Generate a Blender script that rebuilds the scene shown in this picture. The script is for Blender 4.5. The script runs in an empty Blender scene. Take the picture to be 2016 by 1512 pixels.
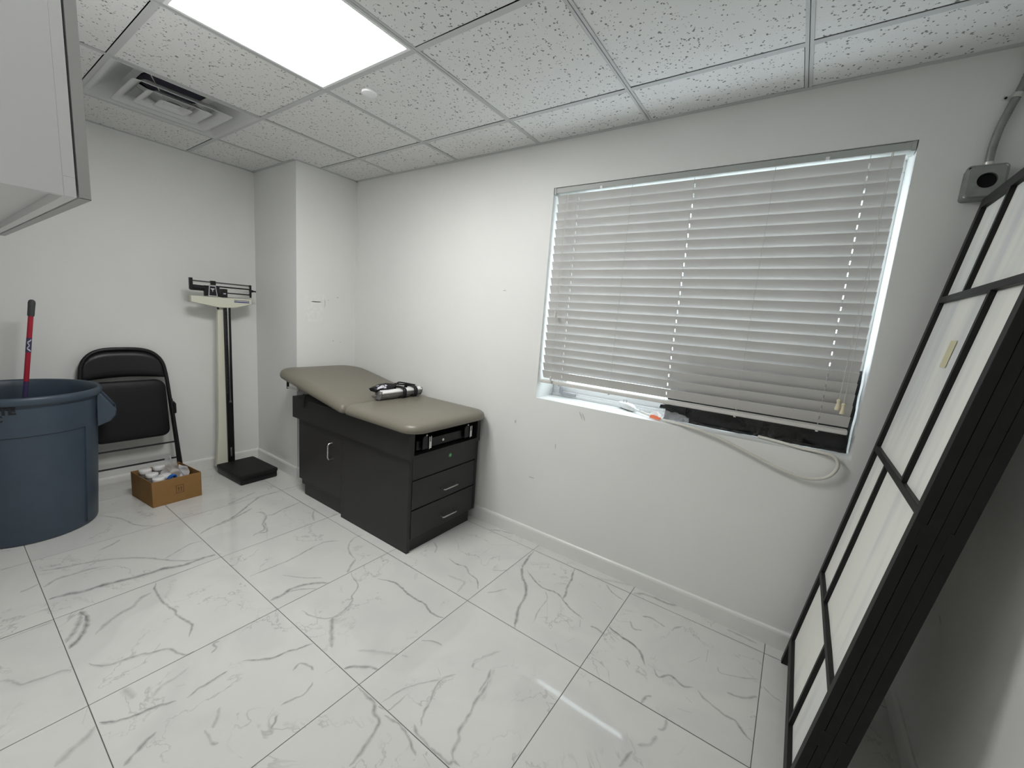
import bpy, bmesh, math, random
from mathutils import Vector, Matrix, noise as mnoise
rnd = random.Random(7)
PI = math.pi
COL = bpy.context.scene.collection

LIGHT_MAIN, LIGHT_ADDED, SKY, EXPOSURE = 30.0, 2.8, 7.5, 0.0
SLAT_TILT = 64
LET_A1, LET_A2 = -.1287, -.275
# ------------------------------------------------------------------ measures of the room (metres, floor at z = 0)
CEIL = 2.3035
XL, XR = -0.484, 3.66            # left wall, right wall
CHX, CHY = 0.146, -0.479         # boxed-in chase in the far left corner
YB = -2.18                       # wall behind the hanging cabinet
YH = -3.4                        # far wall behind the viewer
WX0, WX1, WZ0, WZ1 = 1.942, 3.403, 0.892, 2.065   # window opening
REV = 0.205                      # depth of the window reveal
GRID = 0.6096; GRY = 0.602; GY0 = -0.301          # ceiling grid
TILE_X, TILE_Y, T1, T2 = 2.0634, -1.2576, 0.5917, 0.5888   # floor tile grid

# ------------------------------------------------------------------ materials
def mat(name, color, rough=0.5, metal=0.0, spec=0.5, noise=None, bump=None, emit=None, trans=0.0, alpha=1.0, coat=0.0):
    m = bpy.data.materials.new(name); m.use_nodes = True
    nt = m.node_tree; b = nt.nodes['Principled BSDF']
    c = (*color, 1.0)
    b.inputs['Base Color'].default_value = c
    b.inputs['Roughness'].default_value = rough
    b.inputs['Metallic'].default_value = metal
    b.inputs['Specular IOR Level'].default_value = spec
    b.inputs['Transmission Weight'].default_value = trans
    b.inputs['Alpha'].default_value = alpha
    b.inputs['Coat Weight'].default_value = coat
    if emit:
        b.inputs['Emission Color'].default_value = (*emit[0], 1); b.inputs['Emission Strength'].default_value = emit[1]
    tc = nt.nodes.new('ShaderNodeTexCoord')
    if noise:                    # (scale, amount)
        n = nt.nodes.new('ShaderNodeTexNoise'); n.inputs['Scale'].default_value = noise[0]; n.inputs['Detail'].default_value = 5
        nt.links.new(tc.outputs['Object'], n.inputs['Vector'])
        r = nt.nodes.new('ShaderNodeMapRange'); r.inputs['From Min'].default_value = .3; r.inputs['From Max'].default_value = .7
        r.inputs['To Min'].default_value = 1 - noise[1]; r.inputs['To Max'].default_value = 1 + noise[1]
        nt.links.new(n.outputs['Fac'], r.inputs['Value'])
        mx = nt.nodes.new('ShaderNodeVectorMath'); mx.operation = 'SCALE'; mx.inputs[0].default_value = color
        nt.links.new(r.outputs['Result'], mx.inputs['Scale'])
        nt.links.new(mx.outputs['Vector'], b.inputs['Base Color'])
    if bump:                     # (scale, strength, distance)
        n = nt.nodes.new('ShaderNodeTexNoise'); n.inputs['Scale'].default_value = bump[0]; n.inputs['Detail'].default_value = 4
        nt.links.new(tc.outputs['Object'], n.inputs['Vector'])
        bp = nt.nodes.new('ShaderNodeBump'); bp.inputs['Strength'].default_value = bump[1]; bp.inputs['Distance'].default_value = bump[2]
        nt.links.new(n.outputs['Fac'], bp.inputs['Height']); nt.links.new(bp.outputs['Normal'], b.inputs['Normal'])
    return m

M = {}
M['wall'] = mat('wall_paint', (.74, .745, .725), .45, spec=.3, noise=(3.0, .015), bump=(240, .12, .002))
M['smudge'] = mat('wall_smudge', (.52, .52, .50), .6, spec=.2)
M['patch'] = mat('wall_repair_patch', (.755, .757, .738), .5, spec=.3, noise=(40, .04), bump=(60, .5, .003))
M['trim'] = mat('baseboard_paint', (.74, .74, .72), .3, spec=.5, noise=(6, .02))
M['tbar'] = mat('ceiling_bar_enamel', (.50, .51, .51), .45, spec=.4)
M['gap'] = mat('shadow_gap', (.03, .03, .03), .9)
M['vinyl'] = mat('white_vinyl', (.80, .81, .82), .3)
M['slat'] = mat('blind_slat', (.56, .55, .535), .35, spec=.4, noise=(8, .02))
M['rail'] = mat('blind_rail', (.60, .585, .555), .4)
M['headrail'] = mat('blind_headrail_shaded', (.40, .42, .40), .4)  # shade of the window recess is put into this colour
M['cord'] = mat('blind_cord', (.55, .53, .50), .8)
M['tassel'] = mat('cream_tassel', (.72, .65, .47), .5)
M['cab'] = mat('white_laminate', (.73, .73, .73), .35, noise=(2, .01))
M['cabedge'] = mat('grey_edge_band', (.42, .42, .41), .4)
M['taupe'] = mat('taupe_vinyl', (.172, .158, .125), .38, spec=.45, bump=(420, .08, .001), noise=(5, .03))
M['charcoal'] = mat('charcoal_laminate', (.021, .0205, .0205), .42, spec=.35, noise=(9, .08))
M['charcoal2'] = mat('charcoal_laminate_front', (.026, .027, .027), .4, spec=.35, noise=(9, .08))
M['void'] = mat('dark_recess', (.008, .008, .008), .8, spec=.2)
M['steel'] = mat('brushed_steel', (.62, .61, .59), .28, metal=1)
M['chrome'] = mat('chrome', (.80, .80, .80), .10, metal=1)
M['galv'] = mat('galvanised_steel', (.27, .28, .27), .5, metal=.65, noise=(30, .12))
M['black'] = mat('black_enamel', (.007, .007, .008), .38, spec=.35)
M['blackmat'] = mat('black_rubber', (.009, .009, .009), .6, spec=.3, bump=(300, .15, .001))
M['blackvinyl'] = mat('black_vinyl', (.007, .007, .009), .5, spec=.3, bump=(350, .1, .001))
M['cream'] = mat('cream_enamel', (.66, .66, .55), .35)
M['white'] = mat('white_plastic', (.80, .80, .80), .35)
M['blue'] = mat('blue_print', (.045, .05, .22), .5)
M['bluecap'] = mat('blue_plastic', (.01, .13, .52), .35)
M['bin'] = mat('blue_grey_plastic', (.045, .066, .092), .42, spec=.5, noise=(14, .06), bump=(90, .06, .002))
M['ink'] = mat('black_ink', (.008, .008, .012), .6)
M['red'] = mat('red_handle', (.38, .012, .035), .4, spec=.5)
M['grip'] = mat('grey_grip', (.05, .055, .055), .6)
M['lightgrey'] = mat('pale_print', (.55, .55, .60), .5)
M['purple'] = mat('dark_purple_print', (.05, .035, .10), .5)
M['card'] = mat('brown_cardboard', (.28, .155, .058), .75, spec=.2, noise=(20, .06), bump=(120, .08, .001))
M['cardink'] = mat('box_print', (.09, .04, .022), .8)
M['clear'] = mat('clear_plastic', (.72, .74, .76), .12, trans=.75, alpha=.75)
M['bag'] = mat('clear_bag', (.80, .81, .82), .12, trans=.2, alpha=.70, spec=.7)
M['thinbag'] = mat('thin_clear_film', (.75, .77, .79), .12, trans=.2, alpha=.38, spec=.8)
M['frame'] = mat('black_lacquered_wood', (.010, .0095, .0095), .5, spec=.25, noise=(25, .15))
M['orange'] = mat('orange_sticker', (.75, .17, .07), .5)
M['cordwhite'] = mat('offwhite_cord', (.60, .585, .53), .45)
M['green'] = mat('green_sticker', (.03, .20, .05), .5)
M['greenpale'] = mat('pale_green_print', (.25, .50, .28), .5)
M['tape'] = mat('masking_tape', (.62, .58, .38), .6)
M['darkpan'] = mat('duct_interior', (.012, .012, .03), .8)
M['vent'] = mat('diffuser_enamel', (.57, .58, .58), .45)

# translucent paper of the screen
def paper_mat():
    m = bpy.data.materials.new('screen_paper'); m.use_nodes = True; nt = m.node_tree
    b = nt.nodes['Principled BSDF']; out = nt.nodes['Material Output']
    tc = nt.nodes.new('ShaderNodeTexCoord'); n = nt.nodes.new('ShaderNodeTexNoise')
    mp = nt.nodes.new('ShaderNodeMapping'); mp.inputs['Scale'].default_value = (4, 9, 1.2)
    nt.links.new(tc.outputs['Object'], mp.inputs['Vector']); nt.links.new(mp.outputs['Vector'], n.inputs['Vector'])
    n.inputs['Scale'].default_value = 1.0; n.inputs['Detail'].default_value = 3
    cr = nt.nodes.new('ShaderNodeValToRGB'); cr.color_ramp.elements[0].position = .36; cr.color_ramp.elements[0].color = (.74, .75, .75, 1)
    cr.color_ramp.elements[1].position = .56; cr.color_ramp.elements[1].color = (.90, .90, .85, 1)
    nt.links.new(n.outputs['Fac'], cr.inputs['Fac']); nt.links.new(cr.outputs['Color'], b.inputs['Base Color'])
    b.inputs['Roughness'].default_value = .7; b.inputs['Specular IOR Level'].default_value = .2
    t = nt.nodes.new('ShaderNodeBsdfTranslucent'); nt.links.new(cr.outputs['Color'], t.inputs['Color'])
    mix = nt.nodes.new('ShaderNodeMixShader'); mix.inputs[0].default_value = .14
    nt.links.new(b.outputs[0], mix.inputs[1]); nt.links.new(t.outputs[0], mix.inputs[2]); nt.links.new(mix.outputs[0], out.inputs[0])
    return m
M['paper'] = paper_mat()

def ceiling_tile_mat():
    m = bpy.data.materials.new('fissured_ceiling_tile'); m.use_nodes = True; nt = m.node_tree
    b = nt.nodes['Principled BSDF']; b.inputs['Roughness'].default_value = .9; b.inputs['Specular IOR Level'].default_value = .15
    tc = nt.nodes.new('ShaderNodeTexCoord')
    w = nt.nodes.new('ShaderNodeTexNoise'); w.inputs['Scale'].default_value = 90; w.inputs['Detail'].default_value = 2
    nt.links.new(tc.outputs['Object'], w.inputs['Vector'])
    add = nt.nodes.new('ShaderNodeVectorMath'); add.operation = 'MULTIPLY_ADD'; add.inputs[1].default_value = (.012, .012, 0)
    nt.links.new(w.outputs['Color'], add.inputs[0]); nt.links.new(tc.outputs['Object'], add.inputs[2])
    v = nt.nodes.new('ShaderNodeTexVoronoi'); v.inputs['Scale'].default_value = 95; v.inputs['Randomness'].default_value = 1
    nt.links.new(add.outputs['Vector'], v.inputs['Vector'])
    n2 = nt.nodes.new('ShaderNodeTexNoise'); n2.inputs['Scale'].default_value = 55; nt.links.new(tc.outputs['Object'], n2.inputs['Vector'])
    # pit radius varies from fleck to fleck
    r = nt.nodes.new('ShaderNodeMapRange'); r.inputs['From Min'].default_value = .40; r.inputs['From Max'].default_value = .68
    r.inputs['To Min'].default_value = .0; r.inputs['To Max'].default_value = .47
    nt.links.new(n2.outputs['Fac'], r.inputs['Value'])
    sub = nt.nodes.new('ShaderNodeMath'); sub.operation = 'SUBTRACT'; nt.links.new(r.outputs['Result'], sub.inputs[0]); nt.links.new(v.outputs['Distance'], sub.inputs[1])
    pit = nt.nodes.new('ShaderNodeMapRange'); pit.inputs['From Min'].default_value = 0; pit.inputs['From Max'].default_value = .08
    nt.links.new(sub.outputs[0], pit.inputs['Value'])
    mix = nt.nodes.new('ShaderNodeMix'); mix.data_type = 'RGBA'
    mix.inputs['A'].default_value = (.71, .715, .705, 1); mix.inputs['B'].default_value = (.22, .22, .215, 1)
    nt.links.new(pit.outputs['Result'], mix.inputs['Factor']); nt.links.new(mix.outputs['Result'], b.inputs['Base Color'])
    n3 = nt.nodes.new('ShaderNodeTexNoise'); n3.inputs['Scale'].default_value = 160; nt.links.new(tc.outputs['Object'], n3.inputs['Vector'])
    h = nt.nodes.new('ShaderNodeMath'); h.operation = 'MULTIPLY_ADD'; h.inputs[1].default_value = -1.2
    nt.links.new(pit.outputs['Result'], h.inputs[0]); nt.links.new(n3.outputs['Fac'], h.inputs[2])
    bp = nt.nodes.new('ShaderNodeBump'); bp.inputs['Strength'].default_value = .5; bp.inputs['Distance'].default_value = .002
    nt.links.new(h.outputs[0], bp.inputs['Height']); nt.links.new(bp.outputs['Normal'], b.inputs['Normal'])
    return m
M['ctile'] = ceiling_tile_mat()

def marble_mat():
    m = bpy.data.materials.new('polished_marble_tile'); m.use_nodes = True; nt = m.node_tree
    b = nt.nodes['Principled BSDF']; b.inputs['Roughness'].default_value = .05; b.inputs['Specular IOR Level'].default_value = .65
    tc = nt.nodes.new('ShaderNodeTexCoord')
    at = nt.nodes.new('ShaderNodeAttribute'); at.attribute_name = 'vein'
    ts = nt.nodes.new('ShaderNodeAttribute'); ts.attribute_name = 'tile_seed'
    off = nt.nodes.new('ShaderNodeVectorMath'); off.operation = 'ADD'
    nt.links.new(tc.outputs['Object'], off.inputs[0]); nt.links.new(ts.outputs['Vector'], off.inputs[1])
    n = nt.nodes.new('ShaderNodeTexNoise'); n.inputs['Scale'].default_value = 2.6; n.inputs['Detail'].default_value = 6; n.inputs['Distortion'].default_value = 1.2
    nt.links.new(off.outputs['Vector'], n.inputs['Vector'])
    cloud = nt.nodes.new('ShaderNodeValToRGB')
    cloud.color_ramp.elements[0].position = .35; cloud.color_ramp.elements[0].color = (.60, .60, .585, 1)
    cloud.color_ramp.elements[1].position = .55; cloud.color_ramp.elements[1].color = (.64, .64, .615, 1)
    nt.links.new(n.outputs['Fac'], cloud.inputs['Fac'])
    # breaks up and thickens the veins
    n2 = nt.nodes.new('ShaderNodeTexNoise'); n2.inputs['Scale'].default_value = 45; n2.inputs['Detail'].default_value = 4
    nt.links.new(tc.outputs['Object'], n2.inputs['Vector'])
    r2 = nt.nodes.new('ShaderNodeMapRange'); r2.inputs['From Min'].default_value = .3; r2.inputs['From Max'].default_value = .7
    r2.inputs['To Min'].default_value = .65; r2.inputs['To Max'].default_value = 1.35
    nt.links.new(n2.outputs['Fac'], r2.inputs['Value'])
    vm = nt.nodes.new('ShaderNodeMath'); vm.operation = 'MULTIPLY'; vm.use_clamp = True
    nt.links.new(at.outputs['Fac'], vm.inputs[0]); nt.links.new(r2.outputs['Result'], vm.inputs[1])
    # fine background veining, different on every tile
    n3 = nt.nodes.new('ShaderNodeTexNoise'); n3.inputs['Scale'].default_value = 3.2; n3.inputs['Detail'].default_value = 5; n3.inputs['Roughness'].default_value = .62; n3.inputs['Distortion'].default_value = .5
    nt.links.new(off.outputs['Vector'], n3.inputs['Vector'])
    sb = nt.nodes.new('ShaderNodeMath'); sb.operation = 'SUBTRACT'; sb.inputs[1].default_value = .5; nt.links.new(n3.outputs['Fac'], sb.inputs[0])
    ab = nt.nodes.new('ShaderNodeMath'); ab.operation = 'ABSOLUTE'; nt.links.new(sb.outputs[0], ab.inputs[0])
    rg = nt.nodes.new('ShaderNodeMapRange'); rg.inputs['From Min'].default_value = 0; rg.inputs['From Max'].default_value = .011; rg.inputs['To Min'].default_value = .42; rg.inputs['To Max'].default_value = 0
    nt.links.new(ab.outputs[0], rg.inputs['Value'])
    n4 = nt.nodes.new('ShaderNodeTexNoise'); n4.inputs['Scale'].default_value = 4.5; nt.links.new(off.outputs['Vector'], n4.inputs['Vector'])
    r4 = nt.nodes.new('ShaderNodeMapRange'); r4.inputs['From Min'].default_value = .48; r4.inputs['From Max'].default_value = .62
    nt.links.new(n4.outputs['Fac'], r4.inputs['Value'])
    fv = nt.nodes.new('ShaderNodeMath'); fv.operation = 'MULTIPLY'; nt.links.new(rg.outputs['Result'], fv.inputs[0]); nt.links.new(r4.outputs['Result'], fv.inputs[1])
    mxx = nt.nodes.new('ShaderNodeMath'); mxx.operation = 'MAXIMUM'; nt.links.new(vm.outputs[0], mxx.inputs[0]); nt.links.new(fv.outputs[0], mxx.inputs[1]); vm = mxx
    mix = nt.nodes.new('ShaderNodeMix'); mix.data_type = 'RGBA'; mix.inputs['B'].default_value = (.225, .23, .225, 1)
    nt.links.new(vm.outputs[0], mix.inputs['Factor']); nt.links.new(cloud.outputs['Color'], mix.inputs['A'])
    nt.links.new(mix.outputs['Result'], b.inputs['Base Color'])
    return m
M['marble'] = marble_mat()
M['grout'] = mat('grey_grout', (.16, .16, .155), .7)

def plastic_sheet():
    m = mat('black_plastic_sheet', (.010, .010, .011), .3, spec=.6, bump=(14, .9, .03))
    return m
M['blackbag'] = plastic_sheet()

# ------------------------------------------------------------------ mesh builder
class MB:
    def __init__(s): s.v = []; s.f = []; s.a = None
    def add(s, vs, fs):
        o = len(s.v); s.v += [Vector(p) for p in vs]; s.f += [tuple(i + o for i in f) for f in fs]; return s
    def box(s, x0, x1, y0, y1, z0, z1):
        return s.add([(x0,y0,z0),(x1,y0,z0),(x1,y1,z0),(x0,y1,z0),(x0,y0,z1),(x1,y0,z1),(x1,y1,z1),(x0,y1,z1)],
                     [(0,3,2,1),(4,5,6,7),(0,1,5,4),(1,2,6,5),(2,3,7,6),(3,0,4,7)])
    def obox(s, fn, a0, a1, b0, b1, c0, c1):      # box in a local frame fn(a,b,c) -> world
        vs = [fn(*p) for p in [(a0,b0,c0),(a1,b0,c0),(a1,b1,c0),(a0,b1,c0),(a0,b0,c1),(a1,b0,c1),(a1,b1,c1),(a0,b1,c1)]]
        return s.add(vs, [(0,3,2,1),(4,5,6,7),(0,1,5,4),(1,2,6,5),(2,3,7,6),(3,0,4,7)])
    def rings(s, rings, cap0=True, cap1=True):
        n = len(rings[0]); o = len(s.v)
        for r in rings: s.v += [Vector(p) for p in r]
        for k in range(len(rings) - 1):
            for i in range(n):
                j = (i + 1) % n
                s.f.append((o+k*n+i, o+k*n+j, o+(k+1)*n+j, o+(k+1)*n+i))
        if cap0: s.f.append(tuple(o + i for i in reversed(range(n))))
        if cap1: s.f.append(tuple(o + (len(rings)-1)*n + i for i in range(n)))
        return s
    def tube(s, pts, r, seg=10, caps=True):
        pts = [Vector(p) for p in pts]; rs = r if isinstance(r, (list, tuple)) else [r]*len(pts)
        up = None; rings = []
        for i, p in enumerate(pts):
            t = (pts[min(i+1, len(pts)-1)] - pts[max(i-1, 0)]).normalized()
            if up is None:
                up = Vector((0,0,1)) if abs(t.z) < .9 else Vector((1,0,0))
            u = (up - t*up.dot(t)).normalized(); w = t.cross(u); up = u
            rings.append([p + (u*math.cos(2*PI*k/seg) + w*math.sin(2*PI*k/seg))*rs[i] for k in range(seg)])
        return s.rings(rings, caps, caps)
    def cyl(s, p0, p1, r0, r1=None, seg=20): return s.tube([p0, p1], [r0, r0 if r1 is None else r1], seg)
    def lathe(s, c, prof, seg=48, close=False):   # prof: (r,z) list
        cx, cy, cz = c
        rings = [[(cx+r*math.cos(2*PI*k/seg), cy+r*math.sin(2*PI*k/seg), cz+z) for k in range(seg)] for r, z in prof]
        return s.rings(rings, not close, not close)
    def prism(s, pts, d):                          # polygon pts (world), extruded by vector d
        n = len(pts); a = [Vector(p) for p in pts]; d = Vector(d)
        return s.rings([a, [p + d for p in a]])
    def build(s, name, m, parent=None, origin=None, smooth=False, bevel=0, seg=2, angle=40, solid=0):
        org = origin if origin is not None else (Vector(parent.get('_org')) if parent is not None and parent.get('_org') is not None else Vector((0,0,0)))
        org = Vector(org)
        me = bpy.data.meshes.new(name); me.from_pydata([tuple(p - org) for p in s.v], [], s.f)
        bm = bmesh.new(); bm.from_mesh(me); bmesh.ops.recalc_face_normals(bm, faces=bm.faces); bm.to_mesh(me); bm.free()
        ms = m if isinstance(m, list) else [m]
        for q in ms: me.materials.append(q)
        o = bpy.data.objects.new(name, me); COL.objects.link(o)
        o['_org'] = tuple(org)
        if parent is not None: o.parent = parent
        else: o.location = org
        if solid:
            md = o.modifiers.new('solid', 'SOLIDIFY'); md.thickness = solid; md.offset = 0
        if bevel:
            md = o.modifiers.new('bevel', 'BEVEL'); md.width = bevel; md.segments = seg; md.limit_method = 'ANGLE'; md.angle_limit = math.radians(35)
        if smooth or bevel:
            for p in me.polygons: p.use_smooth = True
            me.set_sharp_from_angle(angle=math.radians(angle))
        return o

def tag(o, label, cat, group=None):
    o['label'] = label; o['category'] = cat
    if group: o['group'] = group
    return o
def thing(name, label, cat, loc, group=None):
    o = bpy.data.objects.new(name, None); COL.objects.link(o); o.empty_display_size = .1
    o.location = loc; o['_org'] = tuple(loc)
    return tag(o, label, cat, group)
def struct(o): o['kind'] = 'structure'; return o

def rrect(x0, x1, y0, y1, rs, n=8):
    """rounded rectangle, radii for corners (x0y0, x1y0, x1y1, x0y1)"""
    pts = []
    for (cx, cy, a0), r in zip([(x0,y0,PI), (x1,y0,1.5*PI), (x1,y1,0), (x0,y1,.5*PI)], rs):
        ccx = cx + r if cx == x0 else cx - r; ccy = cy + r if cy == y0 else cy - r
        for k in range(n + 1):
            a = a0 + k*(PI/2)/n; pts.append((ccx + r*math.cos(a), ccy + r*math.sin(a)))
    return pts
def smooth_path(pts, n=6):
    """Catmull-Rom through pts"""
    P = [Vector(p) for p in pts]; out = []
    for i in range(len(P)-1):
        a, b, c, d = P[max(i-1,0)], P[i], P[i+1], P[min(i+2, len(P)-1)]
        for k in range(n):
            t = k/n
            out.append(.5*((2*b) + (c-a)*t + (2*a-5*b+4*c-d)*t*t + (3*b-a-3*c+d)*t**3))
    out.append(P[-1]); return out
def text_mesh(body, size, bold=0.0):
    """flat letter outlines as (verts2d, faces)"""
    cu = bpy.data.curves.new('tmp', 'FONT'); cu.body = body; cu.size = size; cu.offset = bold; cu.resolution_u = 3
    o = bpy.data.objects.new('tmp', cu); COL.objects.link(o)
    dg = bpy.context.evaluated_depsgraph_get(); me = o.evaluated_get(dg).to_mesh()
    vs = [tuple(v.co) for v in me.vertices]; fs = [tuple(p.vertices) for p in me.polygons]
    o.evaluated_get(dg).to_mesh_clear(); bpy.data.objects.remove(o); bpy.data.curves.remove(cu)
    return vs, fs
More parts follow.
